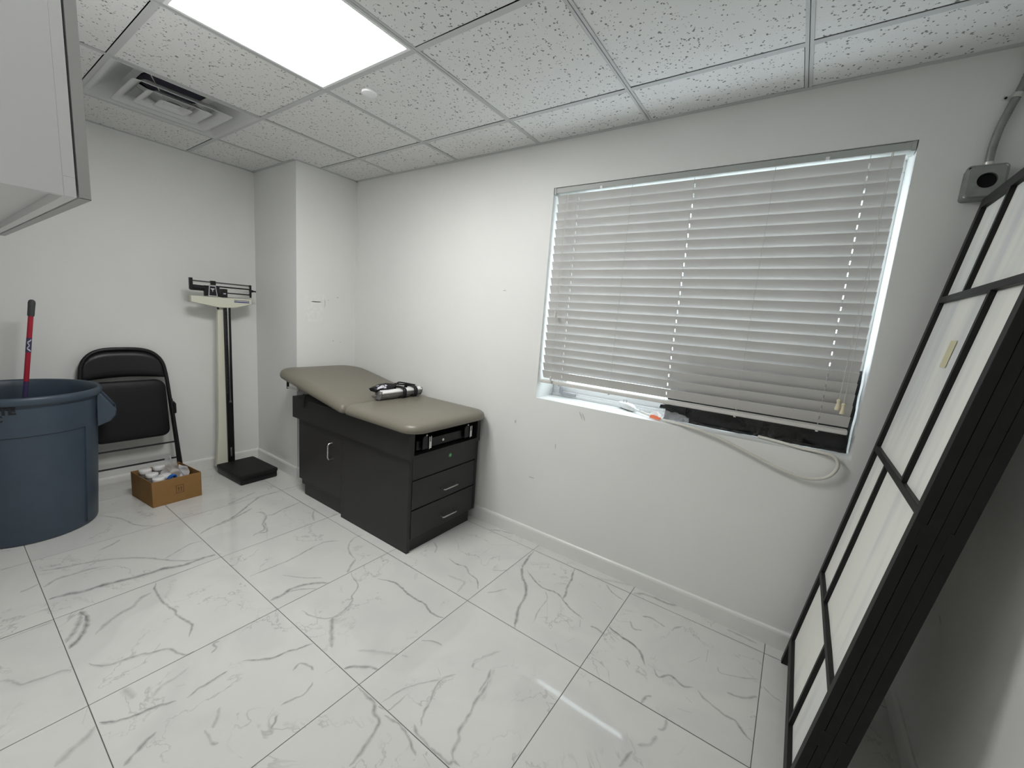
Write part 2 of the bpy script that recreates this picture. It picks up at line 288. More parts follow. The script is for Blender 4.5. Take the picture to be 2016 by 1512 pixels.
# ------------------------------------------------------------------ floor
VEINS = []   # (width, strength, points) in metres on the floor
VEINS = [
(0.0278,0.8,[(0.71,-1.839),(0.717,-1.791),(0.744,-1.736),(0.745,-1.691),(0.767,-1.613),(0.788,-1.522),(0.793,-1.47),(0.825,-1.402),(0.825,-1.321),(0.844,-1.244)]),
(0.0147,0.5,[(0.418,-1.829),(0.446,-1.782),(0.465,-1.727),(0.499,-1.647),(0.553,-1.567),(0.642,-1.486),(0.699,-1.452),(0.795,-1.379),(0.816,-1.318)]),
(0.0166,0.5,[(0.588,-1.838),(0.551,-1.796),(0.554,-1.74),(0.555,-1.693),(0.576,-1.636)]),
(0.011,0.45,[(0.699,-1.445),(0.67,-1.386),(0.635,-1.314),(0.644,-1.257)]),
(0.0105,0.5,[(-0.068,-1.545),(0.05,-1.476),(0.171,-1.449),(0.246,-1.412),(0.294,-1.36)]),
(0.0157,0.5,[(0.39,-1.631),(0.368,-1.583),(0.351,-1.553),(0.331,-1.535)]),
(0.0223,0.8,[(1.123,-1.839),(1.09,-1.811),(1.039,-1.784),(0.985,-1.768),(0.921,-1.77),(0.897,-1.776)]),
(0.0224,0.6,[(1.077,-1.84),(1.022,-1.811),(0.975,-1.789),(0.929,-1.776)]),
(0.0208,0.45,[(1.103,-1.766),(1.061,-1.728),(1.027,-1.679),(1.011,-1.636),(0.97,-1.598),(0.96,-1.559)]),
(0.0123,0.7,[(0.894,-1.527),(0.95,-1.544),(1.079,-1.547),(1.162,-1.534),(1.198,-1.538),(1.297,-1.52),(1.327,-1.526),(1.378,-1.55)]),
(0.0128,0.6,[(1.258,-1.811),(1.298,-1.791),(1.32,-1.767),(1.329,-1.732),(1.344,-1.686),(1.366,-1.656),(1.385,-1.619),(1.428,-1.604),(1.471,-1.584),(1.466,-1.561)]),
(0.0202,0.5,[(1.296,-1.79),(1.313,-1.775),(1.319,-1.763)]),
(0.011,0.6,[(1.485,-1.483),(1.482,-1.503),(1.513,-1.505),(1.529,-1.525)]),
(0.0117,0.75,[(1.65,-1.466),(1.715,-1.401),(1.73,-1.35),(1.75,-1.306),(1.766,-1.261)]),
(0.0129,0.8,[(1.571,-1.84),(1.596,-1.813),(1.613,-1.792),(1.623,-1.761),(1.63,-1.732),(1.645,-1.699),(1.66,-1.671)]),
(0.0103,0.7,[(1.675,-1.647),(1.663,-1.613),(1.663,-1.577),(1.659,-1.543),(1.657,-1.521)]),
(0.0269,0.35,[(1.476,-1.763),(1.51,-1.757),(1.547,-1.752)]),
(0.01,0.55,[(1.832,-1.375),(1.818,-1.342),(1.853,-1.327),(1.886,-1.325)]),
(0.0096,0.6,[(1.933,-1.468),(1.942,-1.432),(1.953,-1.401),(1.941,-1.366),(1.929,-1.353)]),
(0.0105,0.7,[(1.991,-1.525),(1.976,-1.508),(1.959,-1.491)]),
(0.0059,0.5,[(1.947,-1.516),(1.925,-1.487)]),
(0.0146,0.4,[(1.79,-1.593),(1.824,-1.613),(1.854,-1.633)]),
(0.0119,0.5,[(1.839,-1.652),(1.876,-1.65),(1.904,-1.655),(1.917,-1.641)]),
(0.0147,0.6,[(1.786,-1.828),(1.769,-1.802),(1.749,-1.773),(1.737,-1.741)]),
(0.0232,0.45,[(1.647,-1.942),(1.621,-1.908),(1.604,-1.876),(1.575,-1.845)]),
(0.0119,0.4,[(1.139,-2.002),(1.164,-1.981),(1.209,-1.962),(1.225,-1.913),(1.23,-1.88),(1.253,-1.847)]),
(0.0099,0.35,[(0.899,-1.984),(0.896,-1.941),(0.896,-1.888),(0.894,-1.845)]),
(0.0147,0.4,[(0.564,-1.906),(0.555,-1.875),(0.542,-1.846)]),
(0.0116,0.55,[(1.148,-1.235),(1.15,-1.15),(1.154,-1.065),(1.145,-0.986),(1.128,-0.908),(1.127,-0.835),(1.174,-0.766)]),
(0.0209,0.7,[(1.392,-1.253),(1.396,-1.201),(1.383,-1.146),(1.413,-1.076),(1.471,-1.016)]),
(0.0119,0.5,[(1.396,-1.201),(1.407,-1.142),(1.473,-1.067)]),
(0.0157,0.6,[(0.557,-1.249),(0.519,-1.176),(0.504,-1.088),(0.459,-0.973),(0.428,-0.919)]),
(0.0152,0.6,[(0.514,-0.904),(0.595,-0.908),(0.679,-0.966),(0.749,-0.987),(0.764,-1.042)]),
(0.0093,0.45,[(1.249,-1.13),(1.331,-1.085),(1.416,-1.015)]),
(0.0084,0.55,[(1.554,-1.195),(1.623,-1.185),(1.675,-1.159),(1.696,-1.123),(1.683,-1.046),(1.628,-0.99)]),
(0.016,0.4,[(1.539,-1.873),(1.478,-1.848)]),
(0.0131,0.45,[(1.599,-1.653),(1.609,-1.632)]),
(0.0105,0.4,[(1.653,-1.508),(1.663,-1.491)]),
(0.0133,0.3,[(1.589,-1.717),(1.559,-1.681),(1.554,-1.64),(1.539,-1.595)]),
(0.0122,0.8,[(1.618,-0.842),(1.704,-0.806),(1.783,-0.815),(1.868,-0.822),(1.924,-0.815),(1.974,-0.833),(2.017,-0.836),(2.065,-0.822)]),
(0.0088,0.6,[(1.474,-0.894),(1.523,-0.918),(1.593,-0.936),(1.63,-0.994),(1.667,-1.019),(1.688,-1.06),(1.702,-1.107),(1.699,-1.134)]),
(0.0233,0.65,[(1.695,-1.132),(1.737,-1.161),(1.773,-1.187),(1.841,-1.225)]),
(0.0129,0.7,[(1.965,-1.254),(1.977,-1.23),(2.021,-1.194),(2.049,-1.18),(2.067,-1.173)]),
(0.0097,0.6,[(1.926,-1.308),(1.931,-1.264)]),
(0.0153,0.3,[(1.929,-1.17),(1.978,-1.134),(2.03,-1.101),(2.104,-1.063)]),
(0.0133,0.6,[(0.508,-0.932),(0.522,-0.911),(0.582,-0.91),(0.667,-0.952),(0.785,-0.992),(0.765,-1.034),(0.784,-1.063)]),
(0.0127,0.5,[(0.785,-0.992),(0.872,-1.028)]),
(0.0139,0.6,[(0.582,-0.91),(0.605,-0.874),(0.58,-0.795),(0.559,-0.672)]),
(0.0162,0.65,[(0.503,-1.147),(0.482,-1.061),(0.422,-0.978),(0.351,-0.893),(0.292,-0.8),(0.31,-0.674)]),
(0.0187,0.4,[(0.274,-1.0),(0.234,-0.892),(0.202,-0.801)]),
(0.0164,0.55,[(1.462,-0.913),(1.422,-0.859),(1.395,-0.818)]),
(0.0102,0.5,[(1.395,-0.818),(1.308,-0.798),(1.241,-0.753),(1.206,-0.694),(1.215,-0.638)]),
(0.0133,0.45,[(0.706,-0.657),(0.796,-0.718),(0.858,-0.743)]),
(0.013,0.4,[(0.797,-0.788),(0.872,-0.81)]),
(0.0105,0.6,[(1.759,-0.478),(1.825,-0.487),(1.882,-0.474),(1.93,-0.504),(1.993,-0.517),(2.05,-0.572)]),
(0.0153,0.3,[(1.986,-0.66),(1.963,-0.577),(1.922,-0.58),(1.854,-0.589)]),
(0.0098,0.5,[(1.815,-0.345),(1.842,-0.309)]),
(0.0099,0.55,[(1.866,-0.309),(1.864,-0.235)]),
(0.008,0.5,[(2.005,-0.401),(2.044,-0.371),(2.065,-0.343)]),
(0.01,0.5,[(2.1,-0.56),(2.125,-0.53),(2.154,-0.473)]),
(0.0078,0.55,[(2.079,-0.976),(2.121,-0.946),(2.164,-0.936)]),
(0.0093,0.5,[(2.241,-1.094),(2.271,-1.06),(2.279,-1.036),(2.303,-1.003)]),
(0.0101,0.55,[(2.276,-1.057),(2.286,-1.098),(2.299,-1.127),(2.317,-1.172)]),
(0.0126,0.45,[(2.226,-1.027),(2.259,-1.044)]),
(0.0096,0.5,[(2.328,-0.942),(2.323,-0.918),(2.342,-0.854)]),
(0.0074,0.5,[(2.328,-0.942),(2.364,-0.93)]),
(0.0123,0.6,[(2.387,-0.902),(2.408,-0.947),(2.415,-1.0),(2.43,-1.019),(2.43,-1.065)]),
(0.0074,0.5,[(2.39,-0.895),(2.428,-0.845)]),
(0.0114,0.45,[(1.571,-0.413),(1.626,-0.442),(1.665,-0.492)]),
(0.0183,0.3,[(1.696,-0.085),(1.828,-0.013)]),
(0.0175,0.75,[(2.075,-0.09),(2.087,-0.176),(2.116,-0.274),(2.159,-0.339),(2.213,-0.387),(2.255,-0.459),(2.281,-0.551),(2.311,-0.616),(2.341,-0.674)]),
(0.0116,0.7,[(2.143,-0.271),(2.21,-0.314),(2.283,-0.345),(2.359,-0.333),(2.411,-0.356),(2.467,-0.39),(2.547,-0.413)]),
(0.0218,0.6,[(2.54,-0.426),(2.557,-0.469)]),
(0.0134,0.7,[(2.338,-0.085),(2.367,-0.174),(2.383,-0.256),(2.403,-0.312),(2.411,-0.356)]),
(0.007,0.45,[(2.311,-0.357),(2.351,-0.408),(2.357,-0.485),(2.381,-0.585)]),
(0.0055,0.4,[(2.351,-0.408),(2.419,-0.523)]),
(0.0135,0.6,[(2.592,-0.433),(2.62,-0.429),(2.655,-0.441)]),
(0.0121,0.85,[(2.66,-0.382),(2.725,-0.401),(2.775,-0.41),(2.821,-0.434),(2.857,-0.49)]),
(0.0116,0.7,[(2.89,-0.48),(2.916,-0.511),(2.947,-0.475),(2.975,-0.478),(3.003,-0.489),(3.038,-0.471)]),
(0.0114,0.65,[(3.051,-0.47),(3.08,-0.494),(3.118,-0.508),(3.161,-0.521),(3.188,-0.519),(3.213,-0.547),(3.247,-0.57)]),
(0.009,0.6,[(2.53,-0.098),(2.58,-0.138),(2.648,-0.158)]),
(0.0101,0.5,[(2.659,-0.224),(2.702,-0.21)]),
(0.0098,0.5,[(2.722,-0.278),(2.752,-0.317),(2.787,-0.301)]),
(0.0115,0.6,[(2.758,-0.21),(2.794,-0.193),(2.837,-0.201),(2.863,-0.208)]),
(0.0116,0.5,[(2.892,-0.212),(2.903,-0.181),(2.927,-0.149)]),
(0.0123,0.6,[(2.994,-0.354),(3.03,-0.292)]),
(0.0126,0.6,[(3.049,-0.224),(3.053,-0.304)]),
(0.012,0.55,[(3.145,-0.407),(3.192,-0.397),(3.249,-0.346)]),
(0.0123,0.55,[(2.9,-0.668),(2.904,-0.629),(2.923,-0.615)]),
(0.0119,0.5,[(2.989,-0.673),(2.995,-0.708),(2.977,-0.73)]),
(0.0138,0.35,[(2.978,-0.753),(2.968,-0.798),(2.935,-0.824)]),
(0.0111,0.5,[(2.928,-0.855),(2.921,-0.899),(2.912,-0.929)]),
(0.0127,0.4,[(2.518,-0.628),(2.557,-0.667)]),
(0.0078,0.45,[(2.552,-0.587),(2.567,-0.542)]),
(0.0069,0.4,[(3.098,-0.295),(3.115,-0.325),(3.199,-0.282),(3.239,-0.254)]),
(0.0214,0.55,[(2.668,-0.071),(2.713,-0.04),(2.773,-0.032),(2.834,-0.031),(2.877,-0.002)]),
(0.0086,0.5,[(2.105,-0.556),(2.148,-0.482)]),
(0.0091,0.5,[(1.996,-0.403),(2.057,-0.358)]),
(0.0139,0.5,[(1.728,-0.08),(1.793,-0.035),(1.876,-0.016)]),
(0.0144,0.5,[(2.531,-0.269),(2.588,-0.293)]),
(0.012,0.5,[(2.413,-0.183),(2.444,-0.194)]),
(0.0126,0.5,[(3.02,-0.534),(3.047,-0.544)]),
(0.0124,0.45,[(3.01,-0.601),(3.056,-0.589)]),
(0.0219,0.25,[(2.349,-0.075),(2.466,-0.076),(2.646,-0.006)]),
(0.0151,0.5,[(3.217,-0.038),(3.139,-0.03),(3.095,-0.031)]),
(0.0083,0.4,[(3.256,-0.281),(3.278,-0.303),(3.324,-0.321)]),
(0.0158,0.6,[(2.07,-1.266),(2.123,-1.267),(2.163,-1.268),(2.197,-1.29),(2.224,-1.292),(2.241,-1.309),(2.26,-1.365),(2.27,-1.397),(2.276,-1.437)]),
(0.011,0.6,[(2.227,-1.273),(2.296,-1.264),(2.353,-1.276),(2.382,-1.288),(2.406,-1.295)]),
(0.0069,0.5,[(2.176,-1.27),(2.221,-1.254),(2.224,-1.227),(2.225,-1.174)]),
(0.0129,0.55,[(2.325,-1.233),(2.349,-1.244),(2.408,-1.253),(2.453,-1.251),(2.496,-1.249),(2.505,-1.236),(2.531,-1.233)]),
(0.0103,0.6,[(2.275,-1.048),(2.281,-1.091),(2.307,-1.142),(2.322,-1.188),(2.347,-1.223)]),
(0.0167,0.6,[(2.411,-0.945),(2.424,-0.982),(2.431,-1.049),(2.446,-1.095),(2.455,-1.15),(2.474,-1.179),(2.483,-1.213),(2.505,-1.236)]),
(0.007,0.45,[(2.182,-1.253),(2.199,-1.168),(2.246,-1.092),(2.29,-1.026)]),
(0.0085,0.5,[(2.419,-1.278),(2.462,-1.289)]),
(0.0235,0.25,[(2.398,-0.895),(2.416,-0.951),(2.445,-1.028)]),
(0.0148,0.3,[(2.314,-0.923),(2.33,-0.876),(2.365,-0.806)]),
]
def build_floor():
    vs, fs, mi, vein, seed = [], [], [], [], []
    def quad(pts, m, vv, sd):
        o = len(vs); vs.extend(pts); fs.append(tuple(range(o, o+len(pts)))); mi.append(m)
        vein.extend(vv if isinstance(vv, list) else [vv]*len(pts)); seed.extend([sd]*len(pts))
    X0, X1, Y0, Y1 = XL - .05, XR + .05, YH - .05, .05
    quad([(X0,Y0,-.0018),(X1,Y0,-.0018),(X1,Y1,-.0018),(X0,Y1,-.0018)], 1, 0.0, (0,0,0))
    g = .0013
    tilt = {}
    def tz(i, j, x, y):
        a, b = tilt[(i, j)]; cx, cy = TILE_X + (i+.5)*T1, TILE_Y + (j+.5)*T2
        return a*(x-cx) + b*(y-cy)
    for i in range(-5, 4):
        for j in range(-5, 4):
            tilt[(i,j)] = (rnd.uniform(-.0006,.0006), rnd.uniform(-.0006,.0006))
    tilt[(0,0)] = (0, .0005); tilt[(1,0)] = (0, -.0015); tilt[(0,-1)] = (0,.0004)
    for (i, j) in tilt:
        x0, x1 = TILE_X + i*T1 + g, TILE_X + (i+1)*T1 - g; y0, y1 = TILE_Y + j*T2 + g, TILE_Y + (j+1)*T2 - g
        x0, x1, y0, y1 = max(x0,X0), min(x1,X1), max(y0,Y0), min(y1,Y1)
        if x1 - x0 < .004 or y1 - y0 < .004: continue
        sd = (rnd.uniform(0,50), rnd.uniform(0,50), rnd.uniform(0,50))
        quad([(x,y,tz(i,j,x,y)) for x, y in [(x0,y0),(x1,y0),(x1,y1),(x0,y1)]], 0, 0.0, sd)
        for (w, st, pts) in VEINS:
            # keep the pieces of the vein that lie on this tile
            P = smooth_path([(a, b, 0) for a, b in pts], 5) if len(pts) > 2 else [Vector((a,b,0)) for a, b in pts]
            n = len(P); run = []
            def flush(run):
                if len(run) < 2: return
                for k in range(len(run)-1):
                    (p, t, wp, sp), (q, u, wq, sq) = run[k], run[k+1]
                    a, b = Vector((-t.y, t.x, 0)), Vector((-u.y, u.x, 0))
                    for sg in (1, -1):
                        c = [p, q, q + b*wq*sg, p + a*wp*sg]
                        if sg < 0: c = [p, p + a*wp*sg, q + b*wq*sg, q]; vv = [sp, 0.0, 0.0, sq]
                        else: vv = [sp, sq, 0.0, 0.0]
                        c = [(min(max(z.x,x0),x1), min(max(z.y,y0),y1)) for z in c]
                        quad([(x,y,tz(i,j,x,y)+.00025+zoff) for x, y in c], 0, vv, sd)
            zoff = rnd.uniform(0, .0002)
            vr = random.Random(int(pts[0][0]*1000) + int(pts[0][1]*7777))
            ph = vr.uniform(0, 9)
            for k, p in enumerate(P):
                t = (P[min(k+1,n-1)] - P[max(k-1,0)]).normalized()
                f = k/(n-1); taper = min(1, f*6+.25)*min(1, (1-f)*6+.25)
                wob = .7 + .6*mnoise.noise((p.x*38+ph, p.y*38, 3))
                jit = Vector((-t.y, t.x, 0))*mnoise.noise((p.x*60, p.y*60, ph))*.004
                pp = p + jit
                inside = x0 - .002 <= pp.x <= x1 + .002 and y0 - .002 <= pp.y <= y1 + .002
                if inside: run.append((pp, t, max(.0012, w*.5*taper*(.5+wob)), min(1, st*(.55+.45*taper)*(.7+.5*wob))))
                else: flush(run); run = []
            flush(run)
    me = bpy.data.meshes.new('floor'); me.from_pydata(vs, [], fs)
    me.materials.append(M['marble']); me.materials.append(M['grout'])
    me.polygons.foreach_set('material_index', mi)
    a = me.attributes.new('vein', 'FLOAT', 'POINT'); a.data.foreach_set('value', vein)
    s = me.attributes.new('tile_seed', 'FLOAT_VECTOR', 'POINT'); s.data.foreach_set('vector', [c for q in seed for c in q])
    bm = bmesh.new(); bm.from_mesh(me)
    for f in bm.faces:
        if f.normal.z < 0: f.normal_flip()
    bm.to_mesh(me); bm.free()
    o = bpy.data.objects.new('floor', me); COL.objects.link(o); struct(o)
build_floor()

# ------------------------------------------------------------------ walls
W = .12
struct(MB().box(XL-W, XL, YH-W, .3, 0, CEIL+.3).build('wall_left', M['wall']))
struct(MB().box(XR, XR+W, YH-W, .3, 0, CEIL+.3).build('wall_right', M['wall']))
b = MB().box(XL, WX0, 0, .30, 0, CEIL+.3).box(WX1, XR, 0, .30, 0, CEIL+.3).box(WX0, WX1, 0, .30, 0, WZ0).box(WX0, WX1, 0, .30, WZ1, CEIL+.3)
struct(b.build('wall_window', M['wall']))
struct(MB().box(XL, CHX, CHY, 0, 0, CEIL+.3).build('wall_chase', M['wall']))
struct(MB().box(XL, 2.15, YB-.1, YB, 0, CEIL+.3).box(2.05, 2.15, YH, YB-.1, 0, CEIL+.3).build('wall_back', M['wall']))
struct(MB().box(2.15, XR, YH-W, YH, 0, CEIL+.3).build('wall_far', M['wall']))

# a repaired patch and a few scuffs on the paint, parts of the walls
def mark(name, m, par, fn, cx, cy, rx, ry, rot=0, n=14, wob=.25):
    pts = []
    for k in range(n):
        a = 2*PI*k/n; r = 1 + rnd.uniform(-wob, wob)
        x, y = rx*r*math.cos(a), ry*r*math.sin(a)
        pts.append(fn(cx + x*math.cos(rot) - y*math.sin(rot), cy + x*math.sin(rot) + y*math.cos(rot)))
    return MB().add(pts, [tuple(range(n))]).build(name, m, bpy.data.objects[par])
ch = lambda y, z: (CHX + .0008, y, z)
ww = lambda x, z: (x, -.0008, z)
mb = MB().add([ch(-.42,1.405), ch(-.425,1.21), ch(-.36,1.198), ch(-.285,1.205), ch(-.275,1.30), ch(-.265,1.415), ch(-.34,1.41)], [tuple(range(7))])
mb.build('repair_patch', M['patch'], bpy.data.objects['wall_chase'])
for y, z, rx, rz, rot in [(-.155,1.401,.009,.004,0), (-.235,1.375,.006,.003,0), (-.19,1.06,.006,.004,0), (-.262,1.345,.003,.035,0), (-.33,1.355,.04,.003,.05), (-.13,1.05,.003,.005,0)]:
    mark('scuff', M['smudge'], 'wall_chase', ch, y, z, rx, rz, rot)
for x, z, rx, rz, rot in [(1.812,.718,.006,.012,0), (2.243,.84,.004,.022,.5), (2.258,.838,.004,.022,.5), (2.103,.63,.003,.018,0), (1.655,1.507,.012,.003,0), (1.96,.40,.02,.003,0)]:
    mark('scuff', M['smudge'], 'wall_window', ww, x, z, rx, rz, rot)
rw = lambda y, z: (XR - .0008, y, z)
mark('scuff', M['smudge'], 'wall_right', rw, -.30, .515, .018, .004, .4)
mark('scuff', M['patch'], 'wall_right', rw, -.365, .44, .006, .05, .15)

# baseboards: a board with an eased top edge
def baseboard(name, p0, p1, nrm):
    h, t = .0856, .013
    prof = [(0,0),(t,0),(t,h-.014),(t*.8,h-.005),(t*.45,h),(0,h)]
    p0, p1, nrm = Vector(p0), Vector(p1), Vector(nrm)
    a = [p0 + nrm*q + Vector((0,0,z)) for q, z in prof]; c = [p1 + nrm*q + Vector((0,0,z)) for q, z in prof]
    return struct(MB().rings([a, c]).build(name, M['trim'], smooth=False))
baseboard('baseboard_window', (CHX,0,0), (XR,0,0), (0,-1,0))
baseboard('baseboard_chase', (XL,CHY,0), (CHX,CHY,0), (0,-1,0))
baseboard('baseboard_chase_side', (CHX,CHY-.013,0), (CHX,0,0), (1,0,0))
baseboard('baseboard_left', (XL,YB,0), (XL,CHY,0), (1,0,0))
baseboard('baseboard_right', (XR,YH,0), (XR,0,0), (-1,0,0))

# ------------------------------------------------------------------ suspended ceiling
xs = [XL] + [i*GRID for i in range(0, 7) if i*GRID < XR-.02] + [XR]
ys = [0.0] + [GY0 - j*GRY for j in range(0, 6)] + [YH]
BW = .012
LIGHT_CELLS = [(2, 2)]; VENT_CELL = (0, 2)
ADDED_CELL = (4, 3)  # unseen extra panel, added to brighten the cabinet end
LIGHT_CELLS.append(ADDED_CELL)
tb, gb = MB(), MB()
for a in range(len(xs)-1):
    for c in range(len(ys)-1):
        x0, x1, y1, y0 = xs[a], xs[a+1], ys[c], ys[c+1]
        key = (a-1, c)
        if key in LIGHT_CELLS or key == VENT_CELL: continue
        lx0 = x0 + BW - .001; lx1 = x1 - BW - (.0022 if rnd.random() < .35 else -.001)
        ly0 = y0 + BW - .001; ly1 = y1 - BW - (.0032 if rnd.random() < .75 else -.001)
        s1, s2 = rnd.uniform(-.0012,.0012), rnd.uniform(-.0012,.0012)
        z = CEIL + .0025
        tb.add([(lx0,ly0,z+s1),(lx1,ly0,z-s1),(lx1,ly1,z+s2),(lx0,ly1,z-s2), (lx0,ly0,z+.016),(lx1,ly0,z+.016),(lx1,ly1,z+.016),(lx0,ly1,z+.016)],
               [(0,1,2,3),(4,5,6,7),(0,1,5,4),(1,2,6,5),(2,3,7,6),(3,0,4,7)])
cei = tb.build('ceiling', M['ctile']); struct(cei)
for x in xs[1:-1]: gb.box(x-BW, x+BW, YH, 0, CEIL, CEIL+.0015).box(x-.001, x+.001, YH, 0, CEIL, CEIL+.035)
for y in ys[1:-1]:
    for a in range(len(xs)-1): gb.box(xs[a] + (BW if a else 0), xs[a+1]-(BW if a < len(xs)-2 else 0), y-BW, y+BW, CEIL+.0002, CEIL+.0016)
grid = struct(gb.build('trim_1', M['tbar']))
eb = MB()
eb.box(CHX, XR, -.02, 0, CEIL-.0006, CEIL+.002).box(XL, XL+.02, YH, CHY, CEIL-.0006, CEIL+.002)
eb.box(XL, CHX, CHY-.02, CHY, CEIL-.0006, CEIL+.002).box(CHX, CHX+.02, CHY, 0, CEIL-.0006, CEIL+.002).box(XR-.02, XR, YH, 0, CEIL-.0006, CEIL+.002)
struct(eb.build('trim_2', M['tbar']))
struct(MB().box(XL-.1, XR+.1, YH-.1, .3, CEIL+.30, CEIL+.34).build('ceiling_plenum', M['gap']))

def panel_light(cell, label, strength):
    a, c = cell; x0, x1, y1, y0 = xs[a+1]+BW, xs[a+2]-BW, ys[c]-BW, ys[c+1]+BW
    r = thing('ceiling_light', label, 'ceiling light', ((x0+x1)/2, (y0+y1)/2, CEIL))
    f = MB(); w = .012; zt = CEIL + .03
    f.box(x0, x1, y0, y0+w, CEIL-.001, zt).box(x0, x1, y1-w, y1, CEIL-.001, zt).box(x0, x0+w, y0+w, y1-w, CEIL-.001, zt).box(x1-w, x1, y0+w, y1-w, CEIL-.001, zt)
    f.box(x0, x1, y0, y1, CEIL+.03, CEIL+.034)
    f.build('light_frame', M['vinyl'], r)
    z = CEIL + .002
    MB().add([(x0+w,y0+w,z),(x0+w,y1-w,z),(x1-w,y1-w,z),(x1-w,y0+w,z)], [(0,1,2,3)]).build('diffuser', mat('led_diffuser', (.9,.9,.9), .5, emit=((1,.997,.985), strength)), r)
    return r
panel_light((2,2), 'square flat LED ceiling panel, glowing white, between the air diffuser and the camera', LIGHT_MAIN)
panel_light(ADDED_CELL, 'square flat LED ceiling panel added out of view to brighten the white cabinet end', LIGHT_ADDED)

# square three-cone air diffuser
def diffuser():
    a, c = VENT_CELL; x0, x1, y1, y0 = xs[a+1]+BW-.002, xs[a+2]-BW+.002, ys[c]-BW+.002, ys[c+1]+BW-.002
    cx, cy = (x0+x1)/2, (y0+y1)/2
    r = thing('air_diffuser', 'square stepped metal air diffuser in the ceiling near the left wall', 'air vent', (cx, cy, CEIL))
    sq = lambda h, z, rr=.03: [(px, py, z) for px, py in rrect(cx-h, cx+h, cy-h, cy+h, (rr,)*4, 4)]
    h = (x1-x0)/2
    p = MB().rings([sq(h, CEIL-.001, .002), sq(h-.012, CEIL-.001, .008), sq(h-.022, CEIL+.004, .02), sq(.235, CEIL+.045, .04), sq(.165, CEIL+.078, .05)], False, False)
    p.rings([sq(.165, CEIL+.078, .05), [(cx + (q[0]-cx)*.80, cy + (q[1]-cy)*.80, CEIL+.079) for q in sq(.165, 0, .11)]], False, False)
    p.build('pan', M['vent'], r, smooth=True, angle=60)
    MB().lathe((cx, cy, CEIL+.0785), [(.130,0),(.130,.15)], 32).build('neck_opening', M['darkpan'], r, smooth=True)
    for (hb, ht, zb, zt) in [(.205, .150, CEIL-.014, CEIL+.020), (.135, .085, CEIL-.014, CEIL+.016), (.068, .030, CEIL-.015, CEIL+.004)]:
        m = MB().rings([sq(hb, zb, .018), sq(hb-.012, zb+.003, .018), sq((hb+ht)/2-.004, zb+(zt-zb)*.45, .018), sq(ht, zt, .018)], False, False)
        m.build('cone', M['vent'], r, smooth=True, angle=60, solid=.0015)
    MB().add(sq(.031, CEIL+.003, .01), [tuple(range(20))]).build('centre_plate', M['vent'], r, solid=.0015)
    for sx in (-1, 1):
        for sy in (-1, 1): MB().tube([(cx+sx*.05, cy+sy*.05, CEIL-.002), (cx+sx*.13, cy+sy*.13, CEIL+.078)], .0025, 6).build('support_wire', M['steel'], r)
diffuser()
sc_ = MB().lathe((1.405, -.80, CEIL), [(.033,.008),(.034,-.006),(.032,-.010),(.022,-.0125),(.008,-.0135)], 32)
tag(sc_.build('sprinkler_cover', M['vinyl'], None, (1.405,-.80,CEIL), smooth=True), 'small round white sprinkler cover plate on the ceiling next to the light panel', 'sprinkler cover')

# ------------------------------------------------------------------ window
def window():
    y0, y1 = REV - .005, REV + .055
    f = MB(); t = .045
    f.box(WX0, WX1, y0, y1, WZ0, WZ0+.03).box(WX0, WX1, y0, y1, WZ1-t, WZ1).box(WX0, WX0+t, y0, y1, WZ0+.03, WZ1-t).box(WX1-t, WX1, y0, y1, WZ0+.03, WZ1-t)
    f.box(WX0, WX1, y0-.012, y0, WZ0, WZ0+.016)
    o = f.build('window_1', M['vinyl'], bevel=.002); struct(o)
    ix0, ix1, iz0, iz1 = WX0+t, WX1-t, WZ0+.03, WZ1-t
    mid = (ix0+ix1)/2
    for k, (a, c, yy) in enumerate([(ix0, mid+.02, y0+.012), (mid-.02, ix1, y0+.032)]):
        s = MB().box(a, c, yy, yy+.018, iz0, iz0+.05).box(a, c, yy, yy+.018, iz1-.045, iz1).box(a, a+.04, yy, yy+.018, iz0+.05, iz1-.045).box(c-.04, c, yy, yy+.018, iz0+.05, iz1-.045)
        so = s.build('sash', M['vinyl'], o, bevel=.002)
        MB().box(a+.04, c-.04, yy+.007, yy+.011, iz0+.05, iz1-.045).build('pane', M['glass'], so)
    l = MB().box(WX0+.06, WX0+.075, y0-.03, y0-.008, WZ0+.02, WZ0+.06).box(WX0+.07, WX0+.17, y0-.026, y0-.014, WZ0+.014, WZ0+.03)
    l.build('latch', mat('dull_metal_latch', (.42,.43,.46), .4, metal=.5), o, bevel=.002)
def glass_mat():
    m = bpy.data.materials.new('window_glass'); m.use_nodes = True; nt = m.node_tree
    nt.nodes.remove(nt.nodes['Principled BSDF']); out = nt.nodes['Material Output']
    t = nt.nodes.new('ShaderNodeBsdfTransparent'); g = nt.nodes.new('ShaderNodeBsdfGlossy'); g.inputs['Roughness'].default_value = .02
    x = nt.nodes.new('ShaderNodeMixShader'); x.inputs[0].default_value = .07; t.inputs[0].default_value = (.93,.95,.94,1)
    nt.links.new(t.outputs[0], x.inputs[1]); nt.links.new(g.outputs[0], x.inputs[2]); nt.links.new(x.outputs[0], out.inputs[0])
    return m
M['glass'] = glass_mat()
window()

